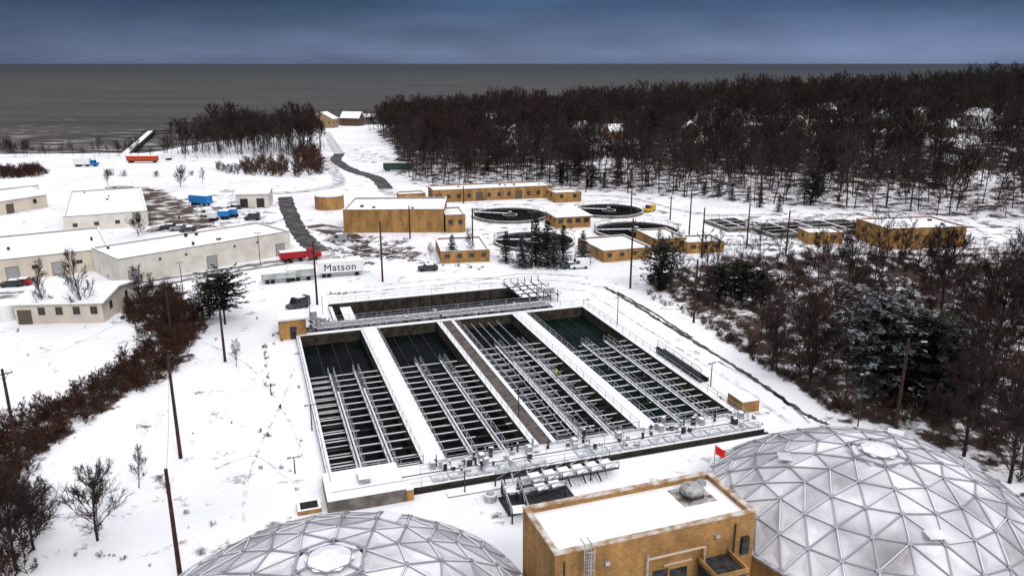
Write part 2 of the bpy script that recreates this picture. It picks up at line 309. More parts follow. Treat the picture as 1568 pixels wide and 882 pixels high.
# ---------------------------------------------------------------- buildings
def bld(name,a,b_,top,depth,wall=BRICK,nwin=4,doors=0,roof='flat',wz=.45,wh=1.4,hh=None,rz=None,side=2,rh=2.0,ww=1.2,cop=COPING,dm=None):
    A=TP(*a); B=TP(*b_); ang=math.atan2(B.y-A.y,B.x-A.x) if rz is None else rz
    W=(B-A).to_2d().length; hz=(ZT(A,top)-A.z) if hh is None else hh
    e=empty(name,(A.x,A.y,A.z),ang)
    m=MB(); fz=-1.5
    if roof=='flat':
        t=.35; m.box(0,W,0,depth,fz,hz-.45)
        for bx in [(0,W,0,t),(0,W,depth-t,depth),(0,t,t,depth-t),(W-t,W,t,depth-t)]:
            m.box(*bx,hz-.45,hz)
        m.obj('walls',[wall],e)
        c=MB()
        for bx in [(-.06,W+.06,-.06,t+.05),(-.06,W+.06,depth-t-.05,depth+.06),(-.06,t+.05,t+.05,depth-t-.05),(W-t-.05,W+.06,t+.05,depth-t-.05)]:
            c.box(*bx,hz+.002,hz+.14,0,1)
        c.obj('coping',[cop,ROOF],e)
        s_=MB(); s_.box(t+.003,W-t-.003,t+.003,depth-t-.003,hz-.44,hz-.25); s_.obj('roof',[ROOF],e)
        if W>14:
            v=MB()
            for k in range(int(W/7)):
                x=R.uniform(2,W-3); y=R.uniform(1.5,depth-2); q=R.uniform(.35,.9); v.box(x,x+q,y,y+q,hz-.25,hz+R.uniform(.1,.7),0,1)
            v.obj('roof_vents',[DSTEEL,ROOF],e)
    else:
        m.box(0,W,0,depth,fz,hz)
        o=.5; c=MB()
        if roof=='gable':
            m.poly([(0,0,hz),(0,depth,hz),(0,depth/2,hz+rh)]); m.poly([(W,0,hz),(W,depth/2,hz+rh),(W,depth,hz)])
            for sgn in (0,1):
                y0=-o if sgn==0 else depth+o; dz=rh*o/(depth/2)
                c.hexa([(-o,y0,hz-dz+.02),(W+o,y0,hz-dz+.02),(W+o,depth/2,hz+rh+.02),(-o,depth/2,hz+rh+.02),(-o,y0,hz-dz+.24),(W+o,y0,hz-dz+.24),(W+o,depth/2,hz+rh+.24),(-o,depth/2,hz+rh+.24)])
        elif roof=='gabley':
            m.poly([(0,0,hz),(W/2,0,hz+rh),(W,0,hz)]); m.poly([(0,depth,hz),(W,depth,hz),(W/2,depth,hz+rh)])
            for sgn in (0,1):
                x0=-o if sgn==0 else W+o; dz=rh*o/(W/2)
                c.hexa([(x0,-o,hz-dz+.02),(W/2,-o,hz+rh+.02),(W/2,depth+o,hz+rh+.02),(x0,depth+o,hz-dz+.02),(x0,-o,hz-dz+.24),(W/2,-o,hz+rh+.24),(W/2,depth+o,hz+rh+.24),(x0,depth+o,hz-dz+.24)])
        else:
            k=min(W,depth)*.42; a1=(-o,-o,hz);b1=(W+o,-o,hz);c1=(W+o,depth+o,hz);d1=(-o,depth+o,hz)
            r1=(k,depth/2-.01,hz+rh); r2=(W-k,depth/2+.01,hz+rh)
            up=lambda p:(p[0],p[1],p[2]+.15)
            for q in [(a1,b1,r2,r1),(b1,c1,r2),(c1,d1,r1,r2),(d1,a1,r1)]: c.poly([up(p) for p in q])
            c.box(-o,W+o,-o,depth+o,hz+.003,hz+.148)
        m.obj('walls',[wall],e); c.obj('roof',[ROOF],e,norm=True)
    g=MB(); z0=hz*wz
    def win(x0,y0,x1,y1,za,zb,mm=0):
        d=Vector((x1-x0,y1-y0,0)); L_=d.length; d/=L_; n_=Vector((d.y,-d.x,0)); p=Vector((x0,y0,0))
        def slab(a_,b__,zc,zd,dep,mi):
            p0=p+d*a_; p1=p+d*b__
            g.hexa([p1+Vector((0,0,zc)),p0+Vector((0,0,zc)),p0+n_*dep+Vector((0,0,zc)),p1+n_*dep+Vector((0,0,zc)),p1+Vector((0,0,zd)),p0+Vector((0,0,zd)),p0+n_*dep+Vector((0,0,zd)),p1+n_*dep+Vector((0,0,zd))],mi)
        slab(.08,L_-.08,za+.08,zb-.08,.03,mm)
        slab(0,.08,za,zb,.07,1); slab(L_-.08,L_,za,zb,.07,1); slab(.08,L_-.08,zb-.08,zb,.07,1); slab(.08,L_-.08,za,za+.08,.1,1)
        if mm==0 and L_>1: slab(L_/2-.04,L_/2+.04,za+.08,zb-.08,.06,1)
    n_tot=nwin+doors
    for i in range(n_tot):
        x=W*(i+.5)/n_tot
        if doors and i%max(1,n_tot//doors)==0: win(x-1.2,-.005,x+1.2,-.005,.02,min(3,hz*.7),2)
        else: win(x-ww/2,-.005,x+ww/2,-.005,z0,min(z0+wh,hz-.6))
    for i in range(side):
        y=depth*(i+.5)/side
        win(W+.005,y-.6,W+.005,y+.6,z0,min(z0+wh,hz-.6)); win(-.005,y+.6,-.005,y-.6,z0,min(z0+wh,hz-.6))
    if g.f: g.obj('windows_and_doors',[GLASS,FRAME,dm or FRAME],e)
    return e,W,hz
LB=mat('pale_siding',(.70,.66,.60),.7,col2=(.60,.56,.50),scale=.4)
GDOOR=mat('grey_door',(.3,.3,.3),.6)
bld('brick_process_building',(527,357),(680,356),322,20,nwin=0,side=0)
bld('brick_penthouse',(612,309),(652,307),298,6,nwin=0,side=1)
bld('brick_annex',(683,357),(713,356),330,12,nwin=2,side=1)
bld('long_brick_office',(664,311),(846,303),292,11,nwin=9,doors=3,wz=.3)
bld('brick_storehouse',(850,311),(890,309),296,8,nwin=2,side=1)
bld('hip_roof_control_house',(852,351),(904,348),333,11,nwin=4,roof='hip',rh=2.4,side=3,ww=1.5)
bld('brick_pump_house',(676,404),(750,401),386,15,nwin=4,side=2)
bld('brick_filter_house',(924,403),(998,396),385,15,nwin=4,side=2)
bld('brick_blower_house',(1003,388),(1050,385),367,12,nwin=3,side=1)
bld('brick_valve_house',(1052,389),(1108,387),372,8,nwin=3,side=1)
bld('brick_sludge_building',(1356,383),(1476,379),351,14,nwin=4,side=2)
bld('brick_tank_house',(1237,375),(1290,374),357,7,nwin=2,side=1)
bld('long_warehouse',(186,438),(446,389),0,15.5,wall=LB,nwin=5,doors=2,hh=5.6,side=0,cop=DSTEEL,wh=.5,wz=.72,ww=.5,dm=GDOOR)
bld('west_warehouse',(-70,441),(173,412),0,28,wall=BEIGE,nwin=4,doors=3,hh=4.7,side=0,cop=DSTEEL,wh=.8,dm=GDOOR)
bld('north_warehouse',(100,356),(226,351),333,50,wall=LB,nwin=4,side=0,wh=1.0,cop=DSTEEL,wz=.3,rz=.46)
bld('gabled_shed',(-90,345),(74,318),0,16,wall=BEIGE,nwin=2,doors=2,roof='gable',hh=4.3,rh=1.6,side=1)
bld('small_gabled_shed',(-60,315),(62,300),0,14,wall=LB,nwin=3,doors=1,roof='gable',hh=4,rh=1.6,side=1)
bld('low_workshop',(27,498),(160,494),466,14,wall=BEIGE,nwin=4,doors=1,roof='gable',rh=1.0,side=2)
bld('garage',(362,319),(412,318),298,10,wall=LB,nwin=0,doors=2,roof='gable',rh=.8,side=0,dm=GLASS)
m=MB(); c=TP(505,319); m.cyl((0,0,-1),(0,0,4.3),4.6,n=32); m.cyl((0,0,4.3),(0,0,4.6),4.8,n=32,m=1); m.obj('round_brick_tank',[BRICK,ROOF],loc=c)
m=MB(); c=TP(12,490); m.cyl((0,0,-.5),(0,0,3.0),1.3,n=24); m.cyl((0,0,3.0),(0,0,3.5),1.3,.2,n=24,m=1); m.obj('storage_tank',[WHITEP,ROOF],loc=c)
hw=[mat('house_siding_%s'%k,c_,.8) for k,c_ in [('tan',(.30,.20,.11)),('grey',(.2,.22,.25)),('white',(.5,.5,.5)),('brown',(.10,.055,.035))]]
for i,(x,y,w_,hh_,rh_) in enumerate(HSPEC):
    bld('house',(x,y),(x+w_,y),0,10,wall=hw[(i*3)%4],nwin=3,roof='gable' if i%3 else 'gabley',hh=hh_,rh=rh_,side=2,rz=R.uniform(-.35,.35),wz=.5)
# ---------------------------------------------------------------- clarifiers
def clarifier(px,py,rad,name='clarifier_tank'):
    c=P(px,py); m=MB(); n=56
    def ring(r0,r1,z0,z1,mi,tm):
        for k in range(n):
            a=2*math.pi*k/n; b_=2*math.pi*(k+1)/n
            p=[(r*math.cos(t),r*math.sin(t)) for r,t in((r0,a),(r1,a),(r1,b_),(r0,b_))]
            m.hexa([(*q,z0) for q in p]+[(*q,z1) for q in p],mi,tm)
    ring(rad-.35,rad,-.5,.8,0,1); ring(rad-1.6,rad-1.35,.1,.6,2,2); ring(2.0,2.25,.1,.7,2,1)
    m.poly([((rad-.3)*math.cos(2*math.pi*k/n),(rad-.3)*math.sin(2*math.pi*k/n),.15) for k in range(n)],3)
    m.cyl((0,0,0),(0,0,1.6),.6,m=0,topm=1)
    m.box(-rad,0,-.6,.6,.9,1.05,2,1)
    for s_ in (-.6,.6):
        m.beam((-rad,s_,2.0),(0,s_,2.0),.07,m=2)
        for k in range(9): m.beam((-rad+k*rad/8,s_,1.0),(-rad+k*rad/8,s_,2.0),.06,m=2)
    for k in range(28):
        a=2*math.pi*k/28; b_=2*math.pi*(k+1)/28
        m.beam((rad*math.cos(a),rad*math.sin(a),.8),(rad*math.cos(a),rad*math.sin(a),1.8),.06,m=2)
        m.beam((rad*math.cos(a),rad*math.sin(a),1.8),(rad*math.cos(b_),rad*math.sin(b_),1.8),.06,m=2)
    m.obj(name,[CONC,ROOF,DSTEEL,WATER],loc=c,rz=R.uniform(-.3,.3))
clarifier(781,332,11.4); clarifier(932,325,10.8); clarifier(974,356,11.6); clarifier(818,372,10.5)
def basin(name,pa,pb,depth,cells):
    A=P(*pa);B=P(*pb); W=(B-A).length; m=MB(); t=.4
    for bx in [(0,W,0,t),(0,W,depth-t,depth),(0,t,t,depth-t),(W-t,W,t,depth-t)]: m.box(*bx,-.5,1.1,0,1)
    for k in range(1,cells): m.box(W*k/cells-.3,W*k/cells+.3,t,depth-t,-.4,1.095,0,1)
    m.poly([(t,t,.2),(W-t,t,.2),(W-t,depth-t,.2),(t,depth-t,.2)],2)
    for yy in (0.1,depth-.1):
        m.beam((0,yy,2.1),(W,yy,2.1),.07,m=3); m.beam((0,yy,1.6),(W,yy,1.6),.06,m=3)
        for k in range(int(W/2.5)): m.beam((k*2.5,yy,1.1),(k*2.5,yy,2.1),.07,m=3)
    for k in range(int(depth/4)): m.box(t,W-t,2+k*4,2.3+k*4,.85,.95,3,1)
    m.obj(name,[CONC,ROOF,WATER,DSTEEL],loc=A,rz=math.atan2(B.y-A.y,B.x-A.x))
basin('settling_basin',(1185,366),(1345,356),15,4)
basin('small_settling_basin',(1115,356),(1165,353),14,2)
# ---------------------------------------------------------------- aeration basins
TOP=.6
tk=empty('aeration_basins',A0,RZ)
cells=[(.6,10.8),(13.6,24.3),(27.5,38.5),(41.3,52.6)]
V0,V1=2.2,52.0
c=MB()
for x0,x1 in [(0,.6),(10.8,13.6),(24.3,25.2),(26.9,27.5),(38.5,41.3),(52.6,53.5)]:
    c.box(x0,x1,V0,V1,-5,TOP,0,1)
c.box(0,53.5,V1,53.2,-5,TOP+.02,0,1); c.box(0,53.5,0,V0,-5,TOP+.02,0,1)
c.obj('walls',[DCONC,SNOW],tk)
wt=MB()
for i,(x0,x1) in enumerate(cells): wt.poly([(x0,V0,-1.3),(x1,V0,-1.3),(x1,V1,-1.3),(x0,V1,-1.3)],1 if i==3 else 0)
wt.obj('water',[WATER,GWATER],tk)
g=MB(); g.box(25.2,26.9,V0,V1,TOP-.3,TOP-.1,0)
for k in range(50): g.box(25.2,26.9,V0+k,V0+k+.12,TOP-.1,TOP-.05,1)
g.obj('centre_grating',[GRATE,CONC],tk)
def rail(mb,p,q,z,hgt=1.07,st=2.4,w=.055,mi=0):
    p=Vector((*p,z));q=Vector((*q,z)); n_=max(1,int((q-p).length/st)); U=Vector((0,0,1))
    mb.beam(p+U*hgt,q+U*hgt,w,m=mi); mb.beam(p+U*hgt*.5,q+U*hgt*.5,w*.8,m=mi)
    for k in range(n_+1): a=p+(q-p)*k/n_; mb.beam(a,a+U*hgt,w,m=mi)
rl=MB()
for x in (10.9,13.5,24.4,27.4,38.6,41.2): rail(rl,(x,V0),(x,V1),TOP,w=.045)
for x in (.15,53.2): rail(rl,(x,0),(x,53),TOP)
rail(rl,(0,53.1),(53.4,53.1),TOP)
for (x0,x1) in cells: rail(rl,(x0,V0-.1),(x1,V0-.1),TOP)
rl.obj('handrails',[STEEL],tk)
fr=MB()
for i,(x0,x1) in enumerate(cells):
    W=x1-x0; n_=15; ve=33.5 if i!=2 else 37
    for k in range(n_):
        v=V0+1.2+k*(ve-V0-1.2)/(n_-1)+R.uniform(-.06,.06); z=TOP-.5
        fr.box(x0,x1,v-.08,v+.08,z-.12,z,0)
        a=x0
        while a<x1-.2:
            b2=min(x1,a+R.uniform(1.5,5))
            if R.random()<.93: fr.box(a,b2,v-.07,v+.07,z+.002,z+R.uniform(.05,.09),1)
            a=b2+.001
    lx=[x0+W*.31,x0+W*.67]
    for x in lx:
        z=TOP-.2
        fr.box(x-.35,x+.35,V0,ve+.3,z-.14,z,2)
        fr.box(x-.33,x-.1,V0,ve+.3,z+.002,z+.07,1); fr.box(x+.12,x+.33,V0,ve*.8,z+.002,z+.06,1)
        rail(fr,(x-.4,V0),(x-.4,ve+.3),z,st=2.2,w=.055,mi=3); rail(fr,(x+.4,V0),(x+.4,ve+.3),z,st=2.2,w=.055,mi=3)
    if i==0:
        for k in range(14):
            v=V0+2.2+k*2.14; fr.box(x0,lx[0]-.4,v-.04,v+.04,TOP-.65,TOP-.57,1)
    for k in range(n_-1):
        v=V0+2.2+k*(ve-V0-1.2)/(n_-1)
        for x in lx:
            if R.random()<.6: fr.cyl((x+.9,v,-1.4),(x+.9,v,TOP-.2),.06,n=6,m=3)
    if i==2:
        for x in (x0+1.2,x0+2.6,x0+4.1,x0+5.7,x0+7.4): fr.cyl((x,V0+2,TOP-.35),(x,V1-2,TOP-.35),.08,n=6,m=3)
        for k in range(13):
            v=V0+2.6+k*2.45
            for x in (x0+1.6,x0+5.2,x0+8.9):
                fr.box(x-.7,x+.7,v-.5,v-.4,TOP-.4,TOP-.28,3); fr.box(x-.7,x-.58,v-.5,v+.6,TOP-.4,TOP-.28,3)
    else:
        for x in (x0+W*.25,x0+W*.5,x0+W*.72): fr.box(x-.04,x+.04,ve+.4,V1,-1.25,-1.15,4)
fr.obj('beams_and_catwalks',[BEAM,SNOW,GRATE,STEEL,DSTEEL],tk)
fg=MB()
fg.box(-.5,53.8,-2.6,-.02,-.6,TOP-.1,4,1)  # concrete face kept dark to carry the painted shadow line under the gallery
fg.box(7.7,54.2,-3.2,-2.62,-.6,.03,5,5)  # black strip on the ground, painted shadow line along the gallery front
for k in range(22):
    x=11+k*1.95
    if 24<x<28: continue
    fg.box(x,x+1.7,-2.2,-.6,TOP-.1,TOP+.12,2,3)
    if k%3==0: fg.box(x+.3,x+.9,.4,1.2,TOP,TOP+.9,2,1); fg.cyl((x+1.2,1.3,TOP),(x+1.2,1.3,TOP+1.4),.09,m=2)
for k in range(9):
    x=12+k*4.6; fg.cyl((x,1.6,TOP+.35),(x+3.6,1.6,TOP+.35),.13,m=2); fg.cyl((x,1.0,TOP),(x,1.0,TOP+.9),.18,m=4)
rail(fg,(0,-2.5),(53,-2.5),TOP-.1,w=.05,mi=2); rail(fg,(10,0),(53,0),TOP,w=.05,mi=2)
fg.box(12,18,-5.0,-3.8,-.2,.12,0,1)
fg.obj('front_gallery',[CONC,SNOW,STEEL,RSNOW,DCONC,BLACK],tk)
cr_=MB(); cr_.box(-.6,7.6,-4.2,2.0,-.4,1.5,0,1); cr_.box(3,4.2,-1.8,.2,1.5,2.1,2,1); cr_.box(7.62,8.4,-4.22,-2.7,-.3,1.3,3,1); cr_.box(-3.6,-1.2,-3.4,-1.4,-.3,.5,4,1)
cr_.box(-3.3,-1.5,-3.1,-1.7,.503,.52,5); cr_.obj('corner_vault',[CONC,SNOW,STEEL,BRICK,BRICK,BLACK],tk)
rc=MB()
rc.box(7,47,58,58.6,-4,.5,0,1); rc.box(7,47,67.4,68,-4,1.1,2,1); rc.box(7,7.6,58.6,67.4,-4,.6,0,1); rc.box(46.4,47,58.6,67.4,-4,.6,0,1)
rc.poly([(7.6,58.6,-2.2),(46.4,58.6,-2.2),(46.4,67.4,-2.2),(7.6,67.4,-2.2)],6)
for k in range(17): rc.box(7.7+k*2.4,8+k*2.4,67.2,67.4,-2.2,1.0,4)
for v in (61.5,64): rc.cyl((8,v,-.9),(46,v,-.9),.2,n=8,m=4)
for v in (54.2,55.1,56.2,57.0): rc.cyl((3,v,.9),(47,v,.9),.15,n=8,m=3)
for k in range(20): rc.box(3.5+k*2.25,3.7+k*2.25,53.9,57.4,0,.8,4)
rc.box(2,48,53.3,57.9,.0,.06,5,5)
rail(rc,(7.2,58.2),(46.8,58.2),.5,mi=3,w=.06); rail(rc,(7.2,67.8),(46.8,67.8),1.1,mi=3,w=.05)
for k in range(9): rc.cyl((6+k*4.7,56.6,.1),(6+k*4.7,56.6,1.9),.1,m=3)
rc.box(9,11,59,67,.3,.4,5,1)
for k in range(40):
    x=R.uniform(3,47); y=R.uniform(53.6,57.6); rc.box(x,x+R.uniform(.2,1),y,y+R.uniform(.2,.5),.06,R.uniform(.4,1.3),R.choice([3,4]),1)
rc.obj('rear_channel',[CONC,SNOW,DCONC,STEEL,DSTEEL,GRATE,WATER],tk)
gp=MB()
for i in range(4):
    for j in range(4):
        x=43+i*1.9; y=59+j*2.7; gp.box(x,x+1.5,y,y+2.1,1.2,1.3,1,0)
for i in range(5): gp.beam((42.8+i*1.9,58.6,1.2),(42.8+i*1.9,70,1.2),.2,m=1)
for i in range(6):
    for j in (58.8,64,69.8): gp.beam((42.8+i*1.5,j,-2 if j<67 else 0),(42.8+i*1.5,j,2.3),.13,m=1)
for j in (58.8,64,69.8): gp.beam((42.8,j,2.3),(50.4,j,2.3),.09,m=2)
gp.cyl((47,61,1.2),(47,61,2.6),.4,m=2); gp.cyl((44.5,66,1.2),(44.5,66,2.4),.35,m=2)
gp.box(48,50,60,60.8,1.3,2.5,2,0)
gp.obj('gate_platform',[SNOW,DSTEEL,STEEL],tk)
eq=MB()
for k in range(7): eq.cyl((1.5+R.uniform(0,5),54+R.uniform(0,9),0),(2.5+R.uniform(0,4),58,R.uniform(.8,1.4)),.18,m=k%2*2)
eq.box(3,4.2,60,62,0,2.2,0,1); eq.box(4.8,5.6,57.5,59,0,1.6,0,1); eq.cyl((4,55,0),(4,55,2.6),.45,m=0,n=14); eq.box(.5,1.6,62,63,0,1.6,2,1)
eq.beam((3,60,0),(3,60,5),.12,m=0); eq.beam((5.5,63,0),(5.5,63,4),.12,m=0)
eq.obj('pump_equipment',[STEEL,SNOW,DSTEEL],tk)
ck=MB(); ck.box(-2.6,1.8,52.6,57.4,-.4,3.4,0); ck.box(-2.8,2.0,52.4,57.6,3.402,3.7,1); ck.box(-.9,.2,52.54,52.6,0,2.2,2); ck.obj('brick_control_hut',[BRICK,ROOF,DSTEEL],None,A0,RZ)
tr=MB(); tr.box(54.6,55.0,14,27,-.2,1.1,0,0); tr.box(55.0,55.9,14,27,-.2,.05,0,0); tr.box(55.9,56.2,14,27,-.2,.7,0,1)
rail(tr,(54.8,14),(54.8,27),1.1,mi=0); tr.box(54.4,57,3,6.5,-.3,1.6,3,1); tr.obj('stair_trench',[DSTEEL,SNOW,STEEL,BRICK],tk)
sh=MB()
for k in range(60):
    x=R.choice([R.uniform(28,53),R.uniform(12,24)]); y=R.uniform(-2.2,2); sh.box(x,x+R.uniform(.15,.6),y,y+R.uniform(.15,.45),TOP,TOP+R.uniform(.3,1.3),R.choice([0,2,2]),1)
sh.obj('valve_boxes',[STEEL,SNOW,DSTEEL],tk)
def worker(loc):
    V=[(0,0,.95),(0,0,1.2),(0,0,1.45),(0,0,1.58),(0,.02,1.72),(.1,0,.9),(.12,.1,.5),(.12,.02,.05),(.12,.16,.03),(-.1,0,.9),(-.12,-.06,.5),(-.12,-.14,.05),(-.12,0,.03),(.2,0,1.42),(.27,.05,1.15),(.22,.28,1.05),(-.2,0,1.42),(-.27,-.02,1.15),(-.24,.2,1.0)]
    E=[(0,1),(1,2),(2,3),(3,4),(0,5),(5,6),(6,7),(7,8),(0,9),(9,10),(10,11),(11,12),(2,13),(13,14),(14,15),(2,16),(16,17),(17,18)]
    rad=[.16,.15,.17,.06,.11,.1,.075,.05,.05,.1,.075,.05,.05,.07,.055,.04,.07,.055,.04]
    me=bpy.data.meshes.new('body'); me.from_pydata(V,E,[]); o=bpy.data.objects.new('worker',me); sc.collection.objects.link(o)
    sk=o.modifiers.new('s','SKIN')
    for i,r_ in enumerate(rad): me.skin_vertices[0].data[i].radius=(r_,r_)
    me.skin_vertices[0].data[0].use_root=True
    o.modifiers.new('ss','SUBSURF').levels=1
    mm=bpy.data.materials.new('hi_vis_clothing'); mm.use_nodes=True; Nn=mm.node_tree.nodes; tcc=Nn.new('ShaderNodeTexCoord'); sx=Nn.new('ShaderNodeSeparateXYZ'); rr=Nn.new('ShaderNodeValToRGB')
    mpn=Nn.new('ShaderNodeMath'); mpn.operation='DIVIDE'; mpn.inputs[1].default_value=1.85
    l=mm.node_tree.links; l.new(tcc.outputs['Object'],sx.inputs[0]); l.new(sx.outputs['Z'],mpn.inputs[0]); l.new(mpn.outputs[0],rr.inputs['Fac']); l.new(rr.outputs['Color'],Nn['Principled BSDF'].inputs['Base Color'])
    rr.color_ramp.interpolation='CONSTANT'; ce=rr.color_ramp.elements; ce[0].color=(.02,.025,.05,1); ce[1].position=.5; ce[1].color=(.45,.7,.03,1); x_=ce.new(.82); x_.color=(.4,.22,.15,1); x_=ce.new(.92); x_.color=(.7,.6,.05,1)
    me.materials.append(mm); o.location=loc; o.rotation_euler=(0,0,1)
wl=A0+E1*34.87+E2*21+Vector((0,0,TOP-.13)); worker(wl)
# ---------------------------------------------------------------- domes
PANEL=mat('frosted_aluminium_panel',(.80,.80,.83),.42,.2,col2=(.33,.31,.33),scale=.17,detail=9,island=.24,ramp=(.40,.72),bump=.15,bscale=.6)
STRUT=mat('aluminium_strut',(.36,.36,.39),.45,.5)
FROST=mat('strut_frost',(.78,.79,.83),.6)
def dome(cx,cy,rot):
    Rr,z0,z1=15.8,3.0,9.0; hh=z1-z0; S=(Rr*Rr+hh*hh)/(2*hh); amax=math.asin(Rr/S); NR=6
    e=empty('geodesic_dome_tank',(cx,cy,0),rot)
    def pt(k,i):
        a=amax*k/NR
        if k==0: return Vector((0,0,z1))
        t=2*math.pi*i/(6*k); r_=S*math.sin(a); return Vector((r_*math.cos(t),r_*math.sin(t),z1-S+S*math.cos(a)))
    tris=[];edges=set()
    for k in range(NR):
        for s_ in range(6):
            for j in range(k+1):
                o1=(k+1,(s_*(k+1)+j)%(6*(k+1))); o2=(k+1,(s_*(k+1)+j+1)%(6*(k+1))); i1=(k,(s_*k+j)%(6*k)) if k else (0,0)
                tris.append((i1,o1,o2))
                if j<k: i2=(k,(s_*k+j+1)%(6*k)); tris.append((i1,o2,i2))
    for t in tris:
        for a,b_ in ((0,1),(1,2),(2,0)): edges.add(tuple(sorted((t[a],t[b_]))))
    m=MB()
    for t in tris:
        if (0,0) in t: continue
        q=[pt(*x) for x in t]; c_=(q[0]+q[1]+q[2])/3; c_=c_+(c_-Vector((0,0,z1-S))).normalized()*(-.13)
        i=len(m.v); m.v+=[tuple(x) for x in q]+[tuple(c_)]
        for a,b_ in ((0,1),(1,2),(2,0)): m.f.append((i+a,i+b_,i+3)); m.m.append(0)
    m.obj('panels',[PANEL],e)
    s_=MB(); U=Vector((0,0,z1-S))
    for a,b_ in sorted(edges):
        if (0,0) in (a,b_): continue
        p=pt(*a);q=pt(*b_); n_=((p+q)/2-U).normalized()
        s_.beam(p+n_*.04,q+n_*.04,.14,.12,m=0)
        if R.random()<.55: s_.beam(p+n_*.12,q+n_*.12,.07,.04,m=1)
    for x in sorted(set([v for e_ in edges for v in e_])):
        if x!=(0,0):
            p=pt(*x); n_=(p-U).normalized(); s_.cyl(p+n_*.1,p+n_*.17,.24,n=10,m=0)
    s_.obj('struts',[STRUT,FROST],e)
    v=MB(); zt=pt(1,0).z; rr=pt(1,0).x
    v.cyl((0,0,zt-.05),(0,0,zt+.22),rr*1.0,rr*.96,n=6,m=0); v.cyl((0,0,zt+.22),(0,0,zt+.5),rr*.62,rr*.6,n=6,m=2); v.cyl((0,0,zt+.5),(0,0,zt+.75),rr*.66,rr*.3,n=6,m=0)
    for k in range(6):
        t=math.pi/3*k; v.beam((rr*.6*math.cos(t),rr*.6*math.sin(t),zt+.4),(rr*math.cos(t),rr*math.sin(t),zt+.25),.14,m=2)
        t2=t+math.pi/3; v.beam((rr*math.cos(t),rr*math.sin(t),zt+.2),(rr*math.cos(t2),rr*math.sin(t2),zt+.2),.22,m=2)
        v.beam((rr*.64*math.cos(t),rr*.64*math.sin(t),zt+.52),(rr*.64*math.cos(t2),rr*.64*math.sin(t2),zt+.52),.1,m=2)
    v.obj('vent_cap',[PANEL,STEEL,STRUT],e)
    hpn=MB()
    for t,k in ((.6,.55),(2.6,.5),(4.4,.62)):
        a=amax*k; c_=Vector((S*math.sin(a)*math.cos(t),S*math.sin(a)*math.sin(t),z1-S+S*math.cos(a))); d=Vector((-math.sin(t),math.cos(t),0)); n_=(c_-U).normalized()
        hpn.beam(c_-d*.8+n_*.25,c_+d*.8+n_*.25,1.3,.1,0)
    hpn.obj('hatches',[PANEL],e)
    w_=MB(); w_.cyl((0,0,-1),(0,0,z0-.1),Rr-.1,n=72); w_.cyl((0,0,z0-.1),(0,0,z0+.1),Rr+.25,n=72,m=1); w_.obj('tank_wall',[BRICK,STEEL],e)
dome(35.3,68.2,.35); dome(-13.7,51.0,.62)
# ---------------------------------------------------------------- digester control building
BA=Vector((3.3,51.9,0)); be=empty('brick_digester_building',BA,math.radians(19.5))
Wb,Db,Hb=18.2,7.1,9.0; m=MB(); t=.4
m.box(0,Wb,0,Db,-1,Hb-.8)
for bx in [(0,Wb,0,t),(0,Wb,Db-t,Db),(0,t,t,Db-t),(Wb-t,Wb,t,Db-t)]: m.box(*bx,Hb-.8,Hb-.12)
m.obj('walls',[BRICK],be)
m=MB()
for bx in [(-.05,Wb+.05,-.05,t+.05),(-.05,Wb+.05,Db-t-.05,Db+.05),(-.05,t+.05,t+.05,Db-t-.05),(Wb-t-.05,Wb+.05,t+.05,Db-t-.05)]: m.box(*bx,Hb-.118,Hb)
m.obj('coping',[mat('stone_coping',(.34,.2,.11),.7,col2=(.6,.56,.52),scale=1.0)],be)
m=MB(); m.box(t+.003,Wb-t-.003,t+.003,Db-t-.003,Hb-.79,Hb-.55); m.obj('roof',[SNOW],be)
m=MB(); m.box(14.1,15.7,3.9,5.4,Hb-.6,Hb-.25,1)
pr=[(1.05,-.25),(1.1,.1),(1.0,.32),(.7,.46),(.25,.5)]
for (r0,a0),(r1,a1) in zip(pr,pr[1:]): m.cyl((14.9,4.65,Hb+a0),(14.9,4.65,Hb+a1),r0,r1,n=12,m=0,cap=False)
m.cyl((14.9,4.65,Hb-.2),(14.9,4.65,Hb-.1),1.08,n=12,m=1); m.cyl((14.9,4.65,Hb+.49),(14.9,4.65,Hb+.54),.27,n=8,m=0)
m.box(13.3,16.6,3.2,6.1,Hb-.548,Hb-.53,3)
m.box(16.4,17.0,5.6,6.2,Hb-.6,Hb-.1,2,2)
m.obj('exhaust_hood',[mat('hood_metal',(.22,.2,.19),.6,.3,col2=(.45,.45,.45),scale=1.2),DSTEEL,STEEL,mat('wet_membrane',(.5,.48,.46),.6,col2=(.12,.1,.09),scale=.8,ramp=(.45,.6))],be)
m=MB()
m.cyl((7.9,-.35,3),(7.9,-.35,7.4),.09,m=0); m.cyl((7.9,-.35,6.9),(13.2,-.35,6.9),.1,m=1); m.cyl((13.2,-.35,6.9),(13.2,-.35,2),.1,m=1); m.cyl((9.4,-.35,6.0),(12,-.35,6.0),.07,m=1)
for x in (8.5,10,11.5): m.cyl((x,-.35,6.9),(x,0,6.9),.06,m=0)
for x in (.75,16.2): m.cyl((x,-.12,0),(x,-.12,8.2),.06,m=2)
m.box(4.2,4.6,-.25,-.003,7.1,7.4,0); m.box(14.3,14.7,-.25,-.003,7.3,7.55,0); m.box(16.9,17.6,-.3,-.003,5.2,6.8,2)
m.box(8.6,10.0,-.06,-.003,2,5.4,2); m.box(10.2,11.8,-.06,-.003,2.5,5.2,2)
m.obj('wall_pipework',[STEEL,mat('tan_pipe',(.5,.4,.3),.6),DSTEEL],be)
m=MB()
for x in (2.2,2.75): m.beam((x,-.55,0),(x,-.55,9.7),.06,m=0); m.beam((x,-.55,9.7),(x,.3,9.7),.06,m=0)
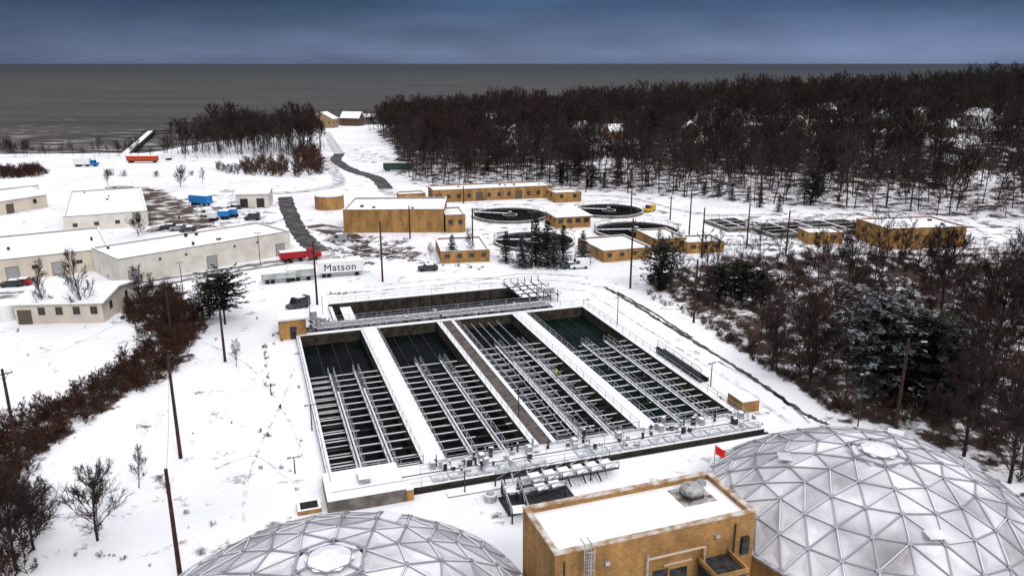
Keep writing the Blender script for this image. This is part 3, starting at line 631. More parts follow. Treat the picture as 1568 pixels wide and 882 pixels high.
for k in range(32): m.beam((2.2,-.55,.3*k+.2),(2.75,-.55,.3*k+.2),.035,m=0)
for k in range(6):
    z=5.4+k*.8
    pts=[Vector((2.475+.42*math.cos(a),-.85+.42*math.sin(a),z)) for a in [math.pi*(1+j/6) for j in range(7)]]
    for a,b_ in zip(pts,pts[1:]): m.beam(a,b_,.045,m=0)
for j in range(5):
    a=math.pi*(1+(j+1)/6); p=Vector((2.475+.42*math.cos(a),-.85+.42*math.sin(a),5.4)); m.beam(p,p+Vector((0,0,4)),.035,m=0)
m.obj('caged_ladder',[STEEL],be)
m=MB(); m.box(12.9,15.6,-2.6,-.003,-1,5.4,0); m.box(12.7,15.8,-2.8,-.003,5.402,5.5,0)
for x in (12.8,15.7): m.box(x-.08,x+.08,-2.68,-.003,5.5,5.9,1)
m.box(12.7,15.8,-2.85,-2.7,5.5,5.9,1); m.obj('entrance_bay',[DSTEEL,BRICK],be)
f=MB(); fp=P(1093,716,4); f.cyl((0,0,-4),(0,0,4.6),.06,m=0)
for k in range(5):
    a=k*.22; b2=(k+1)*.22; f.poly([(a,.1*math.sin(k*1.4),4.5-k*.13),(a,.1*math.sin(k*1.4),3.5-k*.1),(b2,.1*math.sin(k*1.4+1.4),3.5-k*.1-.1),(b2,.1*math.sin(k*1.4+1.4),4.5-k*.13-.13)],1)
f.obj('red_wind_flag',[STEEL,mat('red_cloth',(.7,.02,.01),.8)],loc=(fp.x,fp.y,2.1))
e=empty('steel_pipe_bridge',A0,RZ); m=MB()
def truss(p,q,w_,z,dp):
    p=Vector((*p,z));q=Vector((*q,z)); d=(q-p); L_=d.length; d.normalize(); n_=Vector((-d.y,d.x,0))*w_/2; k=int(L_/1.6)
    for s_ in (-1,1):
        m.beam(p+n_*s_,q+n_*s_,.16,m=0); m.beam(p+n_*s_+Vector((0,0,dp)),q+n_*s_+Vector((0,0,dp)),.1,m=1)
        for i in range(k+1):
            a=p+d*L_*i/k+n_*s_; m.beam(a,a+Vector((0,0,dp)),.07,m=0)
            if i<k: m.beam(a,p+d*L_*(i+1)/k+n_*s_+Vector((0,0,dp)),.05,m=1)
    for i in range(k):
        a=p+d*(L_*(i+.12)/k); b_=p+d*(L_*(i+.85)/k)
        if R.random()<.75: m.hexa([x+Vector((0,0,o)) for o in (.05,.15) for x in (a-n_*.85,b_-n_*.85,b_+n_*.85,a+n_*.85)],3,2)
    for i in range(0,k+1,3):
        for s_ in (-1,1): a=p+d*L_*i/k+n_*s_; m.beam((a.x,a.y,-.5),a,.15,m=0)
truss((17.5,-5.6),(31.5,-5.2),2.4,.9,.8); truss((17.8,-12),(18.6,-6),1.8,.9,.8); truss((19,-8.2),(24,-7.9),1.6,1.2,.7)
for k in range(14): m.beam((18+k*.9,-7.3+R.uniform(-.5,.5),.4),(18.6+k*.9,-4,.6+(k%2)*.5),.14,m=k%2)
m.box(17,25,-10.5,-6.6,-.1,.05,0)
m.obj('trusses',[DSTEEL,STEEL,SNOW,STEEL],e)
m=MB(); pp=P(751,766); m.cyl((0,0,-.2),(0,0,.8),.7,n=16,m=0,topm=1); m.cyl((0,0,.8),(0,0,1.0),.4,n=12,m=0,topm=0); m.obj('manhole_riser',[STEEL,RSNOW],loc=pp)
# ---------------------------------------------------------------- poles
def pole(bx,by,ty,kind='arm'):
    b_=TP(bx,by); zt=ZT(b_,ty)-b_.z; r_=.2 if kind!='lamp' else .08; mt=[WOODP if kind!='lamp' else DSTEEL,DSTEEL,STEEL]
    m=MB(); m.cyl((0,0,-1),(0,0,zt),r_*1.15,r_*.75,n=10,m=0)
    if kind=='arm':
        m.beam((-1.0,.14,zt-.7),(1.0,.14,zt-.7),.1,.12,m=0)
        for x in (-.9,-.35,.35,.9): m.cyl((x,.14,zt-.64),(x,.14,zt-.42),.05,n=6,m=2)
        m.beam((-.6,.14,zt-.7),(0,.12,zt-1.5),.05,m=1); m.beam((.6,.14,zt-.7),(0,.12,zt-1.5),.05,m=1)
    if kind=='light':
        m.beam((0,0,zt-.9),(1.6,0,zt-.3),.07,m=1); m.hexa([(1.4,-.14,zt-.38),(2.1,-.14,zt-.3),(2.1,.14,zt-.3),(1.4,.14,zt-.38),(1.4,-.1,zt-.2),(2.1,-.08,zt-.22),(2.1,.08,zt-.22),(1.4,.1,zt-.2)],2)
    if kind=='lamp':
        m.beam((-.5,0,zt),(.5,0,zt),.07,m=1); m.box(-.75,-.3,-.15,.15,zt-.08,zt+.08,2); m.box(.3,.75,-.15,.15,zt-.08,zt+.08,2)
    m.obj({'arm':'utility_pole','light':'street_light_pole','lamp':'lamp_post','bare':'wooden_pole'}[kind],mt,loc=b_,rz=R.uniform(-.5,.9))
    return b_+Vector((0,0,zt-.3))
PT={}
for q in [(345,555,468,'bare'),(277,703,545,'light'),(279,905,718,'bare'),(27,690,565,'arm'),(486,467,370,'bare'),(586,432,340,'bare'),(965,442,335,'arm'),(1062,495,397,'bare'),(1182,568,482,'light'),(1370,665,518,'light'),(1055,362,290,'bare'),(1143,380,310,'light'),(1203,392,322,'light'),(814,411,322,'arm'),(628,366,315,'bare'),(263,515,445,'light'),(724,385,318,'bare'),(966,330,283,'bare'),(1074,395,318,'bare'),(1026,338,300,'arm'),(710,312,285,'bare'),(897,295,255,'bare'),
 (1313,656,572,'lamp'),(712,756,722,'lamp'),(1088,592,556,'lamp'),(399,407,357,'lamp'),(280,445,402,'lamp'),(945,498,455,'lamp'),(478,660,620,'lamp'),(415,603,590,'lamp'),(452,725,700,'lamp'),(1120,470,425,'lamp')]: PT[q[0]]=pole(*q)
m=MB()
for a,b_ in [(279,277),(277,345),(345,486),(486,586),(586,814),(814,965),(628,724),(965,1055),(1062,1182),(1182,1370),(27,263)]:
    p,q=PT[a],PT[b_]; pr_=p
    for k in range(1,13):
        t=k/12; c_=p.lerp(q,t)-Vector((0,0,4*t*(1-t)*1.2)); m.beam(pr_,c_,.022,m=0); pr_=c_
m.obj('overhead_line',[DSTEEL])
lp=A0+E1*25.3+E2*10.3; m=MB(); m.cyl((0,0,TOP-.1),(0,0,5.2),.07,m=0); m.box(-.5,.5,-.15,.15,5.2,5.35,0); m.obj('lamp_post',[DSTEEL],loc=lp)
# ---------------------------------------------------------------- vehicles
def car(px,py,paint,rz,van=False):
    p=TP(px,py); e=empty('van' if van else 'parked_car',p,rz); m=MB(); l,w_=4.5,1.8; zh=1.45 if not van else 2.2
    prof=[(0,.35),(0,.8),(.15,.95),(1.1,1.0),(1.65,zh),(3.6,zh),(4.35,1.05),(l,.95),(l,.4)] if not van else [(0,.35),(0,1.0),(.9,1.15),(1.4,zh),(4.45,zh),(l,.4)]
    for s_,yy in ((0,-w_/2),(1,w_/2)):
        pts=[(x,yy,z) for x,z in prof]; m.poly(pts if s_==0 else pts[::-1],0)
    for (xa,za),(xb,zb) in zip(prof,prof[1:]+prof[:1]):
        gl=(za>=.95 and zb>=.95 and abs(za-zb)>.3)
        m.poly([(xa,-w_/2,za),(xa,w_/2,za),(xb,w_/2,zb),(xb,-w_/2,zb)],1 if gl else 0)
    for yy in (-w_/2-.01,w_/2+.01): m.poly([(1.35,yy,1.03),(1.75,yy,zh-.1),(3.5,yy,zh-.1),(4.0,yy,1.05)] if not van else [(1.05,yy,1.25),(1.45,yy,2),(2.2,yy,2),(2.2,yy,1.25)],1)
    for x in (.9,3.6):
        for yy in (-w_/2-.02,w_/2-.2): m.cyl((x,yy,.33),(x,yy+.22,.33),.33,n=14,m=2)
    m.box(1.8,3.5,-.75,.75,zh+.002,zh+.1,3)
    m.obj('body',[paint,GLASS,BLACK,SNOW],e,norm=True)
def trailer(name,px,py,L_,paint,rz,cab=None,text=None,hgt=2.6):
    p=TP(px,py); e=empty(name,p,rz); m=MB(); z0=1.0
    m.box(0,L_,0,2.45,z0,z0+hgt,0); m.box(.05,L_-.05,.05,2.4,z0+hgt+.002,z0+hgt+.1,2)
    n_=int(L_/.6)
    for k in range(n_):
        if not text: m.box(.2+k*.6,.35+k*.6,-.04,-.002,z0+.15,z0+hgt-.15,0)
    for x in (0,L_-.15): m.box(x,x+.15,-.06,-.045,z0,z0+hgt,0)
    m.box(.2,L_-.2,.6,1.85,.65,z0-.002,1)
    for x in (1.2,2.3,L_-1.5):
        for y in (.05,2.0): m.cyl((x,y,.45),(x,y+.35,.45),.45,n=14,m=1)
    m.obj('box',[paint,BLACK,SNOW],e)
    if cab:
        c_=MB(); x=L_+.3; c_.hexa([(x,.05,.6),(x+2.1,.05,.6),(x+2.1,2.4,.6),(x,2.4,.6),(x,.05,2.8),(x+1.6,.15,2.8),(x+1.6,2.3,2.8),(x,2.4,2.8)],0); c_.box(x+2.1,x+3.1,.3,2.1,.6,1.7,0)
        c_.poly([(x+2.0,.3,1.8),(x+2.0,2.1,1.8),(x+1.68,2.1,2.6),(x+1.68,.3,2.6)],1); c_.box(x+.6,x+1.5,.0,.03,1.7,2.4,1)
        for y in (.05,2.0): c_.cyl((x+1.6,y,.5),(x+1.6,y+.35,.5),.5,n=14,m=2)
        c_.obj('cab',[cab,GLASS,BLACK],e)
    if text:
        cu=bpy.data.curves.new('lettering','FONT'); cu.body=text; cu.size=2.2; cu.extrude=.01; cu.space_character=1.08; cu.materials.append(NAVY)
        o=bpy.data.objects.new('lettering',cu); sc.collection.objects.link(o); o.parent=e; o.location=(1.2,-.08,z0+.5); o.rotation_euler=(math.radians(90),0,0)
trailer('shipping_container_trailer',488,427,9.8,WHITEP,.28,text='Matson',hgt=2.4)
trailer('flat_trailer',401,437,7,PALEG,.33,hgt=1.2); trailer('flat_trailer',440,433,6,PALEG,.33,hgt=1.5)
trailer('red_box_truck',430,404,6.2,REDP,.42,cab=REDP,hgt=1.5)
trailer('blue_shipping_container',290,315,7.5,BLUEP,-.35,hgt=2.4); trailer('blue_shipping_container',334,337,3,BLUEP,.1,hgt=1.6); trailer('blue_shipping_container',349,334,2.4,BLUEP,.1,hgt=1.6); trailer('blue_shipping_container',318,340,2.4,WHITEP,.1,hgt=1.6)
trailer('orange_shipping_container',194,250,14,ORANGEP,.05,hgt=2.2); trailer('white_box_truck',113,256,7,WHITEP,.1,cab=BLUEP,hgt=2.6); trailer('green_shipping_container',587,263,12,GREENP,.1); trailer('box_trailer',252,246,3,WHITEP,.1,hgt=1.8)
DARKP=mat('dark_car_paint',(.03,.03,.035),.3,spec=.5); SILV=mat('silver_car_paint',(.35,.36,.38),.3,.4)
for q in [(442,477,DARKP,.9,True),(430,491,DARKP,.2,False),(1,440,DARKP,.2,False),(15,438,REDP,.2,False),(340,402,SILV,.5,False),(375,338,DARKP,.1,True),(318,325,SILV,.5,False),(303,332,WHITEP,.5,True),(858,412,GREENP,.2,False),(872,412,WHITEP,.2,True),(245,352,DARKP,.3,False),(260,354,SILV,.3,False),(165,427,BLUEP,.5,True),(988,326,YELP,.8,True),(505,372,SILV,.3,True),(348,322,DARKP,.5,False),(275,356,DARKP,.3,False),(600,352,SILV,.1,False),(640,416,DARKP,.2,False)]: car(*q)
m=MB()
for k in range(56):
    p=TP(R.uniform(500,630),R.uniform(366,398)); a=R.uniform(0,3.1); l=R.uniform(.8,3); d=Vector((math.cos(a),math.sin(a),0))*l/2; z=R.uniform(.15,.4)
    m.beam(p-d+Vector((0,0,z)),p+d+Vector((0,0,z)),R.uniform(.1,.5),R.uniform(.1,.5),R.choice([0,1,1,2]),top=3)
m.obj('stored_pipe_stacks',[STEEL,DSTEEL,CONC,SNOW])
pm=MB(); a=P(188,240,-12.5); b_=P(232,201,-12.5)
pm.beam(a,b_,7,.8,0,top=1); pm.beam(b_+Vector((-8,-2,0)),b_+Vector((14,8,0)),9,1,0,top=0)
for s_ in (-3.3,3.3): pm.beam(a+Vector((s_,0,.9)),b_+Vector((s_,0,.9)),.8,1.0,0)
for k in range(14):
    p=a.lerp(b_,k/13); pm.cyl(p+Vector((-3,0,-4)),p+Vector((-3,0,.8)),.4,n=6,m=0); pm.cyl(p+Vector((3,0,-4)),p+Vector((3,0,.8)),.4,n=6,m=0)
pm.obj('pier',[DCONC,ROOF])
# ---------------------------------------------------------------- trees
def tree_mesh(name,seed,Ht,r0,clear=.3,spread=.33,nl=14,ns=6,nt=5,tw=.022,mt=BARK,up=.55,multi=1,fine=0,fork=0):
    r=random.Random(seed); m=MB()
    def rnd(): return Vector((r.uniform(-1,1),r.uniform(-1,1),r.uniform(-1,1)))
    def br(p,d,l,ra,rb,segs,sides,wob,lift):
        pts=[p.copy()]; d=d.normalized()
        for k in range(segs):
            d=(d+rnd()*wob+Vector((0,0,lift))).normalized(); q=p+d*l/segs
            m.cyl(p,q,ra+(rb-ra)*k/segs,ra+(rb-ra)*(k+1)/segs,n=sides,cap=False); p=q; pts.append(p.copy())
        return pts,d
    def at(pts,t):
        x=t*(len(pts)-1); i=min(int(x),len(pts)-2); return pts[i].lerp(pts[i+1],x-i)
    for tr_ in range(multi):
        d0=Vector((r.uniform(-.08,.08),r.uniform(-.08,.08),1)) if multi==1 else Vector((r.uniform(-.5,.5),r.uniform(-.5,.5),1))
        pts,_=br(Vector((r.uniform(-.3,.3)*(multi-1),r.uniform(-.3,.3)*(multi-1),-.4)),d0,Ht*.93,r0,r0*.18,7,6,.09,.03)
        for i in range(nl):
            t=clear+(1-clear)*(i+r.random()*.8)/nl; t=min(t,.99); p=at(pts,t); a=i*2.4+r.uniform(-.7,.7)
            l=Ht*spread*(1.05-.6*((t-clear)/(1-clear)))*r.uniform(.6,1.25); ra=max(tw*1.6,r0*.42*(1.1-t))
            lp_,_=br(p,Vector((math.cos(a),math.sin(a),up+t*.4)),l,ra,tw*1.3,4,4,.18,.07)
            for j in range(ns):
                t2=.25+.75*(j+r.random())/ns; p2=at(lp_,min(t2,1)); dd=(lp_[-1]-lp_[0]).normalized()+rnd()*.8+Vector((0,0,.25))
                l2=l*r.uniform(.3,.55)*(1.2-.4*t2); sp,_=br(p2,dd,l2,tw*1.5,tw,2,3,.2,.06)
                for k in range(nt):
                    p3=at(sp,.2+.8*r.random()); d3=(sp[-1]-sp[0]).normalized()+rnd()*.9+Vector((0,0,.2)); l3=l2*r.uniform(.35,.75)
                    tp,_=br(p3,d3,l3,tw,tw*.5,2 if fine else 1,3,.2,.03)
                    for q in range(fine):
                        br(at(tp,r.random()),(tp[-1]-tp[0]).normalized()+rnd()*.9,l3*.55,tw*.7,tw*.35,1,3,.1,0)
    return m.mesh(name,[mt])
def conifer_mesh(name,seed,Ht,Rb,mt,dens=1.0,round_=False,low=.08):
    r=random.Random(seed); m=MB(); m.cyl((0,0,-.4),(0,0,Ht*.95),Ht*.022,.03,n=7,m=0)
    nw=int(Ht*1.9*dens)
    for w_ in range(nw):
        t=low+(.98-low)*(w_+r.random()*.5)/nw; z=Ht*t
        rad=Rb*((1-t)**.8 if not round_ else math.sqrt(max(.02,1-((t-.5-low/2)/(.52-low/2))**2)))
        nb=r.randint(6,8); a0=r.random()*6
        for b2 in range(nb):
            a=a0+b2*6.283/nb+r.uniform(-.3,.3); l=rad*r.uniform(.55,1.18); d=Vector((math.cos(a),math.sin(a),r.uniform(-.32,.0) if not round_ else r.uniform(-.1,.5)))
            p0=Vector((0,0,z)); m.cyl(p0,p0+d*l,.05,.02,n=3,m=0,cap=False)
            ns=max(3,int(l*4*dens))
            for s_ in range(ns):
                f_=(s_+.5+r.random()*.5)/ns; c_=p0+d*l*f_+Vector((r.uniform(-.15,.15),r.uniform(-.15,.15),r.uniform(-.12,.12)))
                for q in range(3):
                    b3=a+r.choice([-1,1])*r.uniform(.3,1.2); sz=r.uniform(.3,.65); dv=Vector((math.cos(b3),math.sin(b3),r.uniform(-.5,.25)))*sz; sd=Vector((-math.sin(b3),math.cos(b3),r.uniform(-.6,.6)))*sz*.28
                    m.poly([c_,c_+dv*.5+sd,c_+dv,c_+dv*.5-sd],1)
    return m.mesh(name,[BARK,mt])
def place(name,me,base,s_=1,rz=None):
    o=bpy.data.objects.new(name,me); sc.collection.objects.link(o); o.location=base; o.scale=(s_,)*3; o.rotation_euler=(0,0,R.uniform(0,6.28) if rz is None else rz); return o
def scatter(name,pts,meshes,smin,smax,seed,amp=0,tilt=.07):
    col=bpy.data.collections.new(name+'_kinds')
    for i,me_ in enumerate(meshes): col.objects.link(bpy.data.objects.new(me_.name,me_))
    me_=bpy.data.meshes.new(name); me_.from_pydata([tuple(p) for p in pts],[],[]); o=bpy.data.objects.new(name,me_); sc.collection.objects.link(o)
    at_=me_.attributes.new('sz','FLOAT','POINT'); at_.data.foreach_set('value',[1+amp*noise.noise(Vector((p[0]/38,p[1]/38,3.3)))*1.6 for p in pts])
    ng=bpy.data.node_groups.new(name,'GeometryNodeTree'); ng.interface.new_socket('Geometry',in_out='INPUT',socket_type='NodeSocketGeometry'); ng.interface.new_socket('Geometry',in_out='OUTPUT',socket_type='NodeSocketGeometry')
    N=ng.nodes; gi=N.new('NodeGroupInput'); go_=N.new('NodeGroupOutput'); ip=N.new('GeometryNodeInstanceOnPoints'); ci=N.new('GeometryNodeCollectionInfo')
    ci.inputs['Collection'].default_value=col; ci.inputs['Separate Children'].default_value=True; ci.inputs['Reset Children'].default_value=True
    rv=N.new('FunctionNodeRandomValue'); rv.data_type='FLOAT_VECTOR'; rv.inputs[0].default_value=(-tilt,-tilt,0); rv.inputs[1].default_value=(tilt,tilt,6.283); rv.inputs['Seed'].default_value=seed
    rs=N.new('FunctionNodeRandomValue'); rs.data_type='FLOAT'; rs.inputs[2].default_value=smin; rs.inputs[3].default_value=smax; rs.inputs['Seed'].default_value=seed+1
    na=N.new('GeometryNodeInputNamedAttribute'); na.data_type='FLOAT'; na.inputs['Name'].default_value='sz'; mu=N.new('ShaderNodeMath'); mu.operation='MULTIPLY'
    ip.inputs['Pick Instance'].default_value=True; L=ng.links
    L.new(rs.outputs[1],mu.inputs[0]); L.new(na.outputs[0],mu.inputs[1])
    L.new(gi.outputs[0],ip.inputs['Points']); L.new(ci.outputs[0],ip.inputs['Instance']); L.new(rv.outputs[0],ip.inputs['Rotation']); L.new(mu.outputs[0],ip.inputs['Scale']); L.new(ip.outputs[0],go_.inputs[0])
    o.modifiers.new('instances','NODES').node_group=ng; return o
def fill(pl,sp,prob=1,excl=(),er=9,ok=None):
    xs_=[p[0] for p in pl];ys_=[p[1] for p in pl]; out=[]; y=min(ys_)
    while y<max(ys_):
        x=min(xs_)
        while x<max(xs_):
            a=x+R.uniform(-.7,.7)*sp; b2=y+R.uniform(-.7,.7)*sp
            if R.random()<prob and inpoly(a,b2,pl) and abs(a)<.74*b2+40 and all((a-e_.x)**2+(b2-e_.y)**2>er*er for e_ in excl) and (ok is None or ok(a,b2)):
                out.append(Vector((a,b2,h(a,b2))))
            x+=sp
        y+=sp
    R.shuffle(out); return out
GB=mat('grey_woodland_bark',(.05,.038,.036),.95,col2=(.026,.018,.016),scale=.12)
wt_=[tree_mesh('woodland_tree',10+i,19,.2,clear=[.3,.45,.22,.38,.5,.25,.35,.3][i],spread=[.34,.26,.4,.3,.24,.42,.3,.36][i],nl=16,ns=7,nt=6,tw=.04,mt=GB if i in (1,4,6) else WBARK,up=.75) for i in range(8)]
hex_=[p+Vector((6,4,0)) for p in HOUSES]+[p+Vector((3,-10,0)) for p in HOUSES]+[p+Vector((2,-22,0)) for p in HOUSES[:18]]
W1=fill(WOODS,8.0,.97,hex_,9.5)
scatter('woodland',W1,wt_,.68,1.14,3,amp=.2)
saps=[tree_mesh('sapling',40+i,7,.06,clear=.15,spread=.32,nl=11,ns=5,nt=4,tw=.03,mt=[WBARK,GB,HBARK][i]) for i in range(3)]
W2=fill(WOODS,7,.75,hex_,8,ok=lambda a,b2:b2<420); scatter('woodland_understorey',W2,saps,.4,1.2,5,amp=.3)
SH=[(-172,402),(-103,395),(-100,430),(-120,480),(-170,480)]
scatter('shore_woodland',fill(SH,5.5,.95),wt_,.62,1.05,9,amp=.3)
FL=[(-345,440),(-262,418),(-255,436),(-345,470)]
scatter('shore_thicket',fill(FL,4.5,.9)+fill([(-250,392),(-100,375),(-100,392),(-250,402)],5,.6),wt_,.25,.55,11,amp=.3)
SC=[(-105,560),(-60,470),(-50,560),(-90,600)]
scatter('shore_house_trees',fill(SC,13,.5,hex_,9),wt_,.45,.75,12)
scrub=[tree_mesh('scrub_bush',60+i,2.6,.04,clear=.05,spread=.42,nl=9,ns=5,nt=5,tw=.017,mt=RBARK,up=.7,multi=4) for i in range(4)]
scatter('scrub_thicket',fill(LBAND,1.55,.82),scrub,.4,1.2,13,amp=.22,tilt=.3)
bw=[tree_mesh('ravine_tree',80+i,9.5,.13,clear=.25,spread=.36,nl=13,ns=6,nt=5,tw=.022,mt=BARK,fine=1) for i in range(4)]
scatter('ravine_woodland',fill(RAV,5.4,.85,ok=lambda a,b2:b2>62),bw,.5,1.15,15,amp=.3)
lw=fill(LBAND,7,.4); scatter('scrub_saplings',lw,bw,.25,.5,16)
bscrub=[tree_mesh('brown_bush',90+i,2.4,.035,clear=.05,spread=.42,nl=8,ns=5,nt=4,tw=.02,mt=mat('brown_twigs_%d'%i,[(.06,.035,.028),(.09,.05,.035),(.05,.04,.035)][i],.95,col2=(.03,.02,.016),scale=.8),up=.7,multi=3) for i in range(3)]
scatter('ravine_scrub',fill(RAV,2.6,.75,ok=lambda a,b2:b2>62),bscrub,.4,1.2,17,amp=.3,tilt=.3)
HEDGE=[P(*p) for p in [(318,262),(380,252),(436,246),(440,256),(440,272),(350,268)]]
hg=[tree_mesh('hedge_tree',97+i,5.5,.06,clear=.05,spread=.35,nl=12,ns=5,nt=5,tw=.03,mt=HBARK,multi=3) for i in range(2)]
scatter('hedge_thicket',fill([tuple(p[:2]) for p in HEDGE],3.4,.65),hg,.25,.85,19,amp=.5)
scatter('roadside_thicket',fill([tuple(P(*p)[:2]) for p in [(448,272),(490,268),(492,235),(450,235)]],4.5,.9),hg,.8,1.6,20,amp=.3)
BW=[tuple(P(*p)[:2]) for p in [(0,262),(60,258),(75,270),(0,275)]]
scatter('shore_scrub',fill(BW,2.5,.9)+fill([tuple(P(*p)[:2]) for p in [(150,268),(320,262),(310,270),(150,274)]],6,.3),scrub,.8,1.6,21)
tf=[]
for (a,b2,n_) in [((402,520),(418,606),20),((395,660),(412,668),6),((1085,600),(1180,660),8),((420,515),(440,500),8),((150,850),(190,858),5),((240,730),(262,760),10),((620,400),(740,412),40),((1000,420),(1100,480),30),((500,452),(560,448),10),((180,490),(240,480),30)]:
    for k in range(n_):
        t=R.random(); tf.append(TP(a[0]+(b2[0]-a[0])*t+R.uniform(-3,3),a[1]+(b2[1]-a[1])*t+R.uniform(-2,2)))
for k in range(90): tf.append(TP(R.uniform(1110,1400),R.uniform(395,420)))
for k in range(50):
    p=TP(R.uniform(0,470),R.uniform(440,880)); tf.append(p)
scatter('dry_weeds',tf,scrub[:2],.06,.24,23)
# snow-capped shrubs along the service road, left of the ravine
scatter('road_edge_brush',[TP(lerp([(450,985),(480,1045),(520,1110),(575,1190),(635,1282)],y_)+R.uniform(-6,16),y_) for y_ in [R.uniform(450,635) for _ in range(130)]],bscrub,.25,.7,24)
ft=[tree_mesh('bare_tree_a',201,6.5,.13,clear=.16,spread=.46,nl=20,ns=8,nt=7,tw=.016,mt=BARK,up=.75,fine=3),tree_mesh('bare_tree_b',202,8,.11,clear=.22,spread=.34,nl=17,ns=7,nt=6,tw=.014,mt=BARK,up=.9,fine=2)]
def tre(bx,by,ty,k,name='bare_tree'):
    b_=TP(bx,by); place(name,ft[k],b_,(ZT(b_,ty)-b_.z)/(6.5 if k==0 else 8)*1.02)
for q in [(150,830,722,0),(213,750,686,1),(362,563,520,1),(75,492,425,1),(132,492,385,1),(225,490,410,1),(212,362,328,0),(277,287,261,0),(62,460,400,1),(25,872,735,0),(-10,880,720,0),(52,842,738,0),(165,285,262,1),(310,282,258,1),(722,398,352,1),(1240,590,470,0),(1190,575,480,1),(1475,700,560,0),(1545,740,590,0),(1520,560,400,0),(240,470,420,1),(660,398,372,1),(262,505,440,1),(1500,640,480,1),(1550,500,360,1),(1440,480,360,0),(1300,440,370,1)]: tre(*q)
cf=[conifer_mesh('conifer_a',301,10,2.7,NEED),conifer_mesh('conifer_b',302,10,3.1,SNEED,1.1),conifer_mesh('conifer_c',303,10,4.3,NEED,1.0,True),conifer_mesh('conifer_d',304,10,4.0,SNEED,1.15,True),conifer_mesh('conifer_e',305,10,5.2,NEED,1.1,True,.3)]
def con(bx,by,ty,k,name='pine_tree',wx=1):
    b_=TP(bx,by); s_=(ZT(b_,ty)-b_.z)/10; o=place(name,cf[k],b_,s_); o.scale=(s_*wx,s_*wx,s_)
for q in [(345,497,418,4),(322,488,430,2),(693,400,358,1),(775,402,352,0),(820,408,332,0),(838,404,335,0),(862,402,342,0),(892,404,352,1),(800,410,356,1),(848,410,352,1),(1012,446,370,2),(1135,465,398,2),(1100,462,402,2),(1165,470,412,2),(1338,612,448,3),(1418,622,482,2),(1385,600,490,2),(1035,292,272,0),(1100,301,278,0),(1120,306,280,0),(1145,310,284,0),(1163,318,290,0),(1192,325,296,0),(1078,300,282,2),(905,290,256,2),(965,288,258,0),(1440,640,560,2),(885,275,215,2),(945,282,240,0),(925,288,262,0),(860,284,250,2),(990,286,262,0),(830,268,236,0),(1250,300,262,0),(720,262,235,0)]: con(*q)
fe=[p for p in fill(WOODS,34,.6,hex_,10)]; scatter('evergreen_stand',fe,[cf[0],cf[2]],.8,1.4,31)
LC=[tuple(P(*p)[:2]) for p in [(-60,745),(45,745),(70,800),(30,890),(-60,900)]]
scatter('corner_thicket',fill(LC,2.6,.8),[scrub[0],scrub[1]],.6,1.3,25)
# ---------------------------------------------------------------- world, sun, camera
wd=bpy.data.worlds.new('World'); sc.world=wd; wd.use_nodes=True; N=wd.node_tree.nodes; L=wd.node_tree.links; bg=N['Background']; bg.inputs['Strength'].default_value=.1
SE=math.radians(42); SR=math.radians(150)
sk=N.new('ShaderNodeTexSky'); sk.sky_type='NISHITA'; sk.sun_disc=False; sk.sun_elevation=SE; sk.sun_rotation=SR
mx=N.new('ShaderNodeMix'); mx.data_type='RGBA'; mx.inputs['Factor'].default_value=.88; L.new(sk.outputs[0],mx.inputs['A']); mx.inputs['B'].default_value=(13.6,13.6,14.2,1)
tc=N.new('ShaderNodeTexCoord'); s=N.new('ShaderNodeSeparateXYZ'); L.new(tc.outputs['Generated'],s.inputs[0])
mp=N.new('ShaderNodeMapping'); mp.inputs['Scale'].default_value=(2.2,2.2,11); L.new(tc.outputs['Generated'],mp.inputs['Vector'])
n=N.new('ShaderNodeTexNoise'); n.inputs['Scale'].default_value=1.6; n.inputs['Detail'].default_value=6; n.inputs['Roughness'].default_value=.5; L.new(mp.outputs[0],n.inputs['Vector'])
ra=N.new('ShaderNodeMapRange'); ra.inputs['From Min'].default_value=0; ra.inputs['From Max'].default_value=.1; L.new(s.outputs['Z'],ra.inputs['Value'])
r=N.new('ShaderNodeValToRGB'); cr=r.color_ramp; cr.elements[0].position=0; cr.elements[0].color=(.13,.17,.28,1); cr.elements[1].position=1; cr.elements[1].color=(.045,.082,.15,1)
x=cr.elements.new(.12); x.color=(.145,.19,.31,1); x=cr.elements.new(.65); x.color=(.058,.102,.19,1); L.new(ra.outputs['Result'],r.inputs['Fac'])
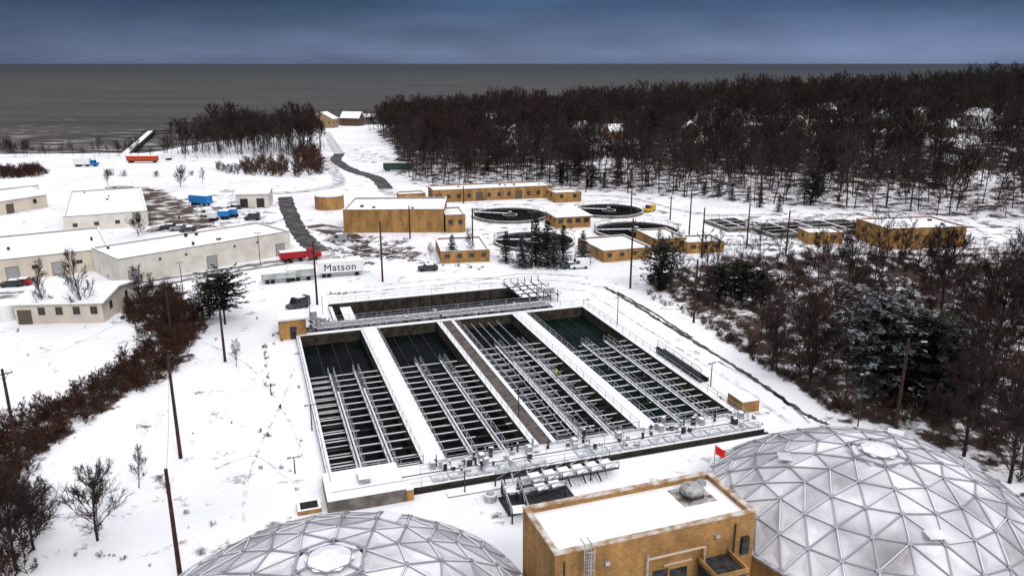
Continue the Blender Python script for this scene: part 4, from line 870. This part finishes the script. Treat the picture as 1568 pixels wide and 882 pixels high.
nm=N.new('ShaderNodeMapRange'); nm.inputs['From Min'].default_value=.3; nm.inputs['From Max'].default_value=.7; nm.inputs['To Min'].default_value=6.5; nm.inputs['To Max'].default_value=13; L.new(n.outputs['Fac'],nm.inputs['Value'])
lx=N.new('ShaderNodeMapRange'); lx.inputs['From Min'].default_value=-.6; lx.inputs['From Max'].default_value=.1; lx.inputs['To Min'].default_value=.7; lx.inputs['To Max'].default_value=1.08; L.new(s.outputs['X'],lx.inputs['Value'])
mm_=N.new('ShaderNodeMath'); mm_.operation='MULTIPLY'; L.new(nm.outputs['Result'],mm_.inputs[0]); L.new(lx.outputs['Result'],mm_.inputs[1])
vm=N.new('ShaderNodeVectorMath'); vm.operation='SCALE'; L.new(r.outputs['Color'],vm.inputs[0]); L.new(mm_.outputs[0],vm.inputs['Scale'])
hi=N.new('ShaderNodeMapRange'); hi.interpolation_type='SMOOTHSTEP'; hi.inputs['From Min'].default_value=.2; hi.inputs['From Max'].default_value=.7; L.new(s.outputs['Z'],hi.inputs['Value'])
m2=N.new('ShaderNodeMix'); m2.data_type='RGBA'; L.new(hi.outputs['Result'],m2.inputs['Factor']); L.new(vm.outputs[0],m2.inputs['A']); L.new(mx.outputs['Result'],m2.inputs['B']); L.new(m2.outputs['Result'],bg.inputs['Color'])
sd=bpy.data.lights.new('sun','SUN'); sd.energy=1.4; sd.angle=math.radians(16); sd.color=(1,.96,.91)
so=bpy.data.objects.new('sun',sd); sc.collection.objects.link(so)
dv=Vector((math.sin(SR)*math.cos(SE),math.cos(SR)*math.cos(SE),math.sin(SE))); so.rotation_euler=dv.to_track_quat('Z','Y').to_euler(); so.location=(0,0,200)
cd=bpy.data.cameras.new('camera'); cd.sensor_width=36; cd.lens=36*F/1568; cd.clip_end=200000; cd.clip_start=.5
co=bpy.data.objects.new('camera',cd); sc.collection.objects.link(co); co.location=(0,0,H); co.rotation_euler=(math.pi/2-TH,0,0); sc.camera=co
sc.view_settings.view_transform='Standard'; sc.view_settings.look='None'; sc.view_settings.exposure=0
